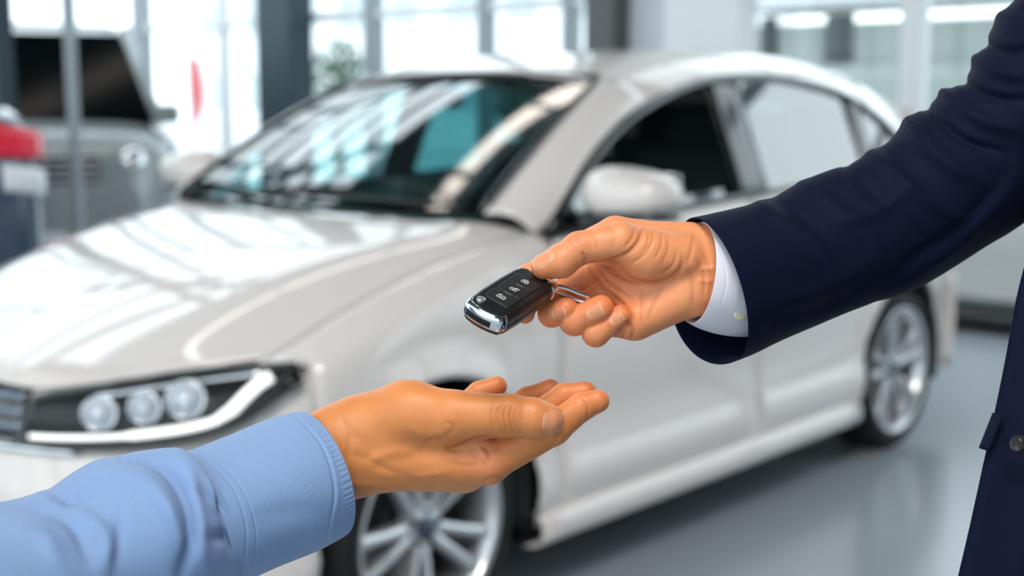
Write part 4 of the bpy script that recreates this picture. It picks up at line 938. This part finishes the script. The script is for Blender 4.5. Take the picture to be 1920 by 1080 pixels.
slv = tube_cloth('jacket_sleeve', js, M_suit, PA, nt=330, na=170, lip=40, hem=58, famp=1.5, wob=1.6, seed=3,
    folds=[([(1390, 350), (1450, 400), (1530, 455), (1580, 540)], 3.2, 13), ([(1430, 350), (1500, 405), (1570, 470), (1610, 540)], -3.0, 12), ([(1480, 330), (1560, 385), (1640, 450), (1690, 520)], 4.0, 14), ([(1570, 290), (1620, 345), (1690, 410), (1760, 470)], -5, 12), ([(1600, 260), (1660, 310), (1740, 375), (1820, 420)], 7, 15),
           ([(1680, 200), (1715, 245), (1770, 300), (1850, 345)], 9, 17), ([(1712, 180), (1752, 215), (1810, 262), (1890, 290)], -11, 9), ([(1735, 140), (1785, 190), (1840, 225), (1920, 245)], 10, 15), ([(1770, 120), (1806, 152), (1860, 180), (1940, 190)], -10, 9), ([(1790, 70), (1835, 118), (1890, 140), (1960, 130)], 9, 14), ([(1815, 50), (1858, 88), (1910, 95), (1970, 70)], -9, 10), ([(1840, 0), (1890, 40), (1940, 40)], 6, 16),
           ([(1380, 560), (1480, 560), (1600, 510), (1700, 430)], 3.5, 18), ([(1400, 610), (1520, 585), (1640, 530)], -3, 14), ([(1640, 560), (1710, 490), (1800, 430), (1880, 330)], -6, 14), ([(1690, 530), (1780, 465), (1870, 380), (1930, 300)], 6, 16), ([(1395, 478), (1450, 455), (1510, 470)], -.8, 2.6), ([(1560, 420), (1640, 400), (1720, 345)], 3, 11)])
# cuff vent flap seen below the wrist
# jacket body, shirt front, trousers, shoes (mostly beyond the frame)
HJ = dict(kp=60, kf=3, kj=40, palm=[
    ('c', (2290, -150, -120), (2260, 420, -90), 300, 315, ((1, 0, 0), 1.0)), ('c', (2260, 420, -90), (2225, 900, -80), 315, 325), ('c', (2225, 900, -80), (2170, 1300, -80), 325, 350),
    ('c', (2170, 1300, -80), (2160, 1600, -80), 350, 360), ('c', (2290, -220, -420), (2310, -230, 240), 165, 165), ('c', (2210, -130, -250), (2330, -260, -330), 165, 175)],
    chains=[[(2330, -60, 240, 150), (2380, 500, 300, 125), (2330, 980, 290, 105)]])
def fj_(P):
    return make_sdf(HJ)(P)
V, F = surface_nets(fj_, (1730, -460, -720), (2760, 1420, 560), 14.0)
jk = mesh('suit_jacket', at(V), F, M_suit, PA)
# front edge panel, pocket flap, button
fe = poly3([(1928, 470, 20), (1906, 560, 36), (1888, 660, 48), (1866, 770, 58), (1842, 880, 64), (1818, 990, 66), (1790, 1110, 66)])
def fpanel(a, b):
    p = fe(a); return at([p+np.array([b*(150+60*a), 6*b, 60*b*b+20*b])])[0]
mesh('jacket_front', *grid(fpanel, L_(0, 1, 30), L_(0, 1, 10)), M_suit, jk, solid=.003)
def flap(a, b): return at([[1864-a*26+b*16, 775+a*66+b*4, 62+4*a+b*22]])[0]
mesh('pocket_flap', *grid(flap, L_(0, 1, 8), L_(0, 1, 6)), M_suit, jk, solid=.003)
bn = at([[1909, 832, 130]])[0]
bt = mesh('jacket_button', *lathe([(0, 2.0e-3), (3.6e-3, 2.0e-3), (4.8e-3, 2.6e-3), (5.6e-3, 1.6e-3), (5.6e-3, -3e-3)], 28, bn, -DV*.45-RV*.9, UV), mat('dark_horn_button', '2b2926', .3, noise=(300, .3)), jk, auto=40)
LG = np.array([PA.location.x, PA.location.y, 0])
M_trouser = mat('navy_trouser_wool', '0a1228', .8, noise=(500, .15)); M_shoe = mat('black_shoe_leather', '0b0a0a', .25, noise=(40, .2))
fw = -RV*1.0; fw[2] = 0; fw /= np.linalg.norm(fw); sd = np.array([-fw[1], fw[0], 0])
hipc = at([[2190, 1350, -80]])[0]
for s in (-1, 1):
    h = hipc+sd*s*.10; ft = np.array([h[0], h[1], 0])
    mesh('trouser_leg', *tubev([h+np.array([0, 0, .02]), h*np.array([1, 1, .7]), np.array([ft[0], ft[1], .48])+fw*.02, np.array([ft[0], ft[1], .25]), np.array([ft[0], ft[1], .05])], [.125, .105, .088, .08, .085], 24), M_trouser, PA)
    shp = mesh('shoe', *tubev([ft-fw*.10+np.array([0, 0, .045]), ft-fw*.06+np.array([0, 0, .05]), ft+fw*.02+np.array([0, 0, .052]), ft+fw*.12+np.array([0, 0, .038]), ft+fw*.19+np.array([0, 0, .032])], [.020, .042, .047, .036, .018], 20), M_shoe, PA)
    mesh('shoe_sole', *box(ft+fw*.05+np.array([0, 0, .006]), (.30, .085, .012), np.array([fw, sd, [0, 0, 1]]).T), M_black_plastic if 'black_plastic' in MATS else M_shoe, shp, smooth=False, bevel=.004)
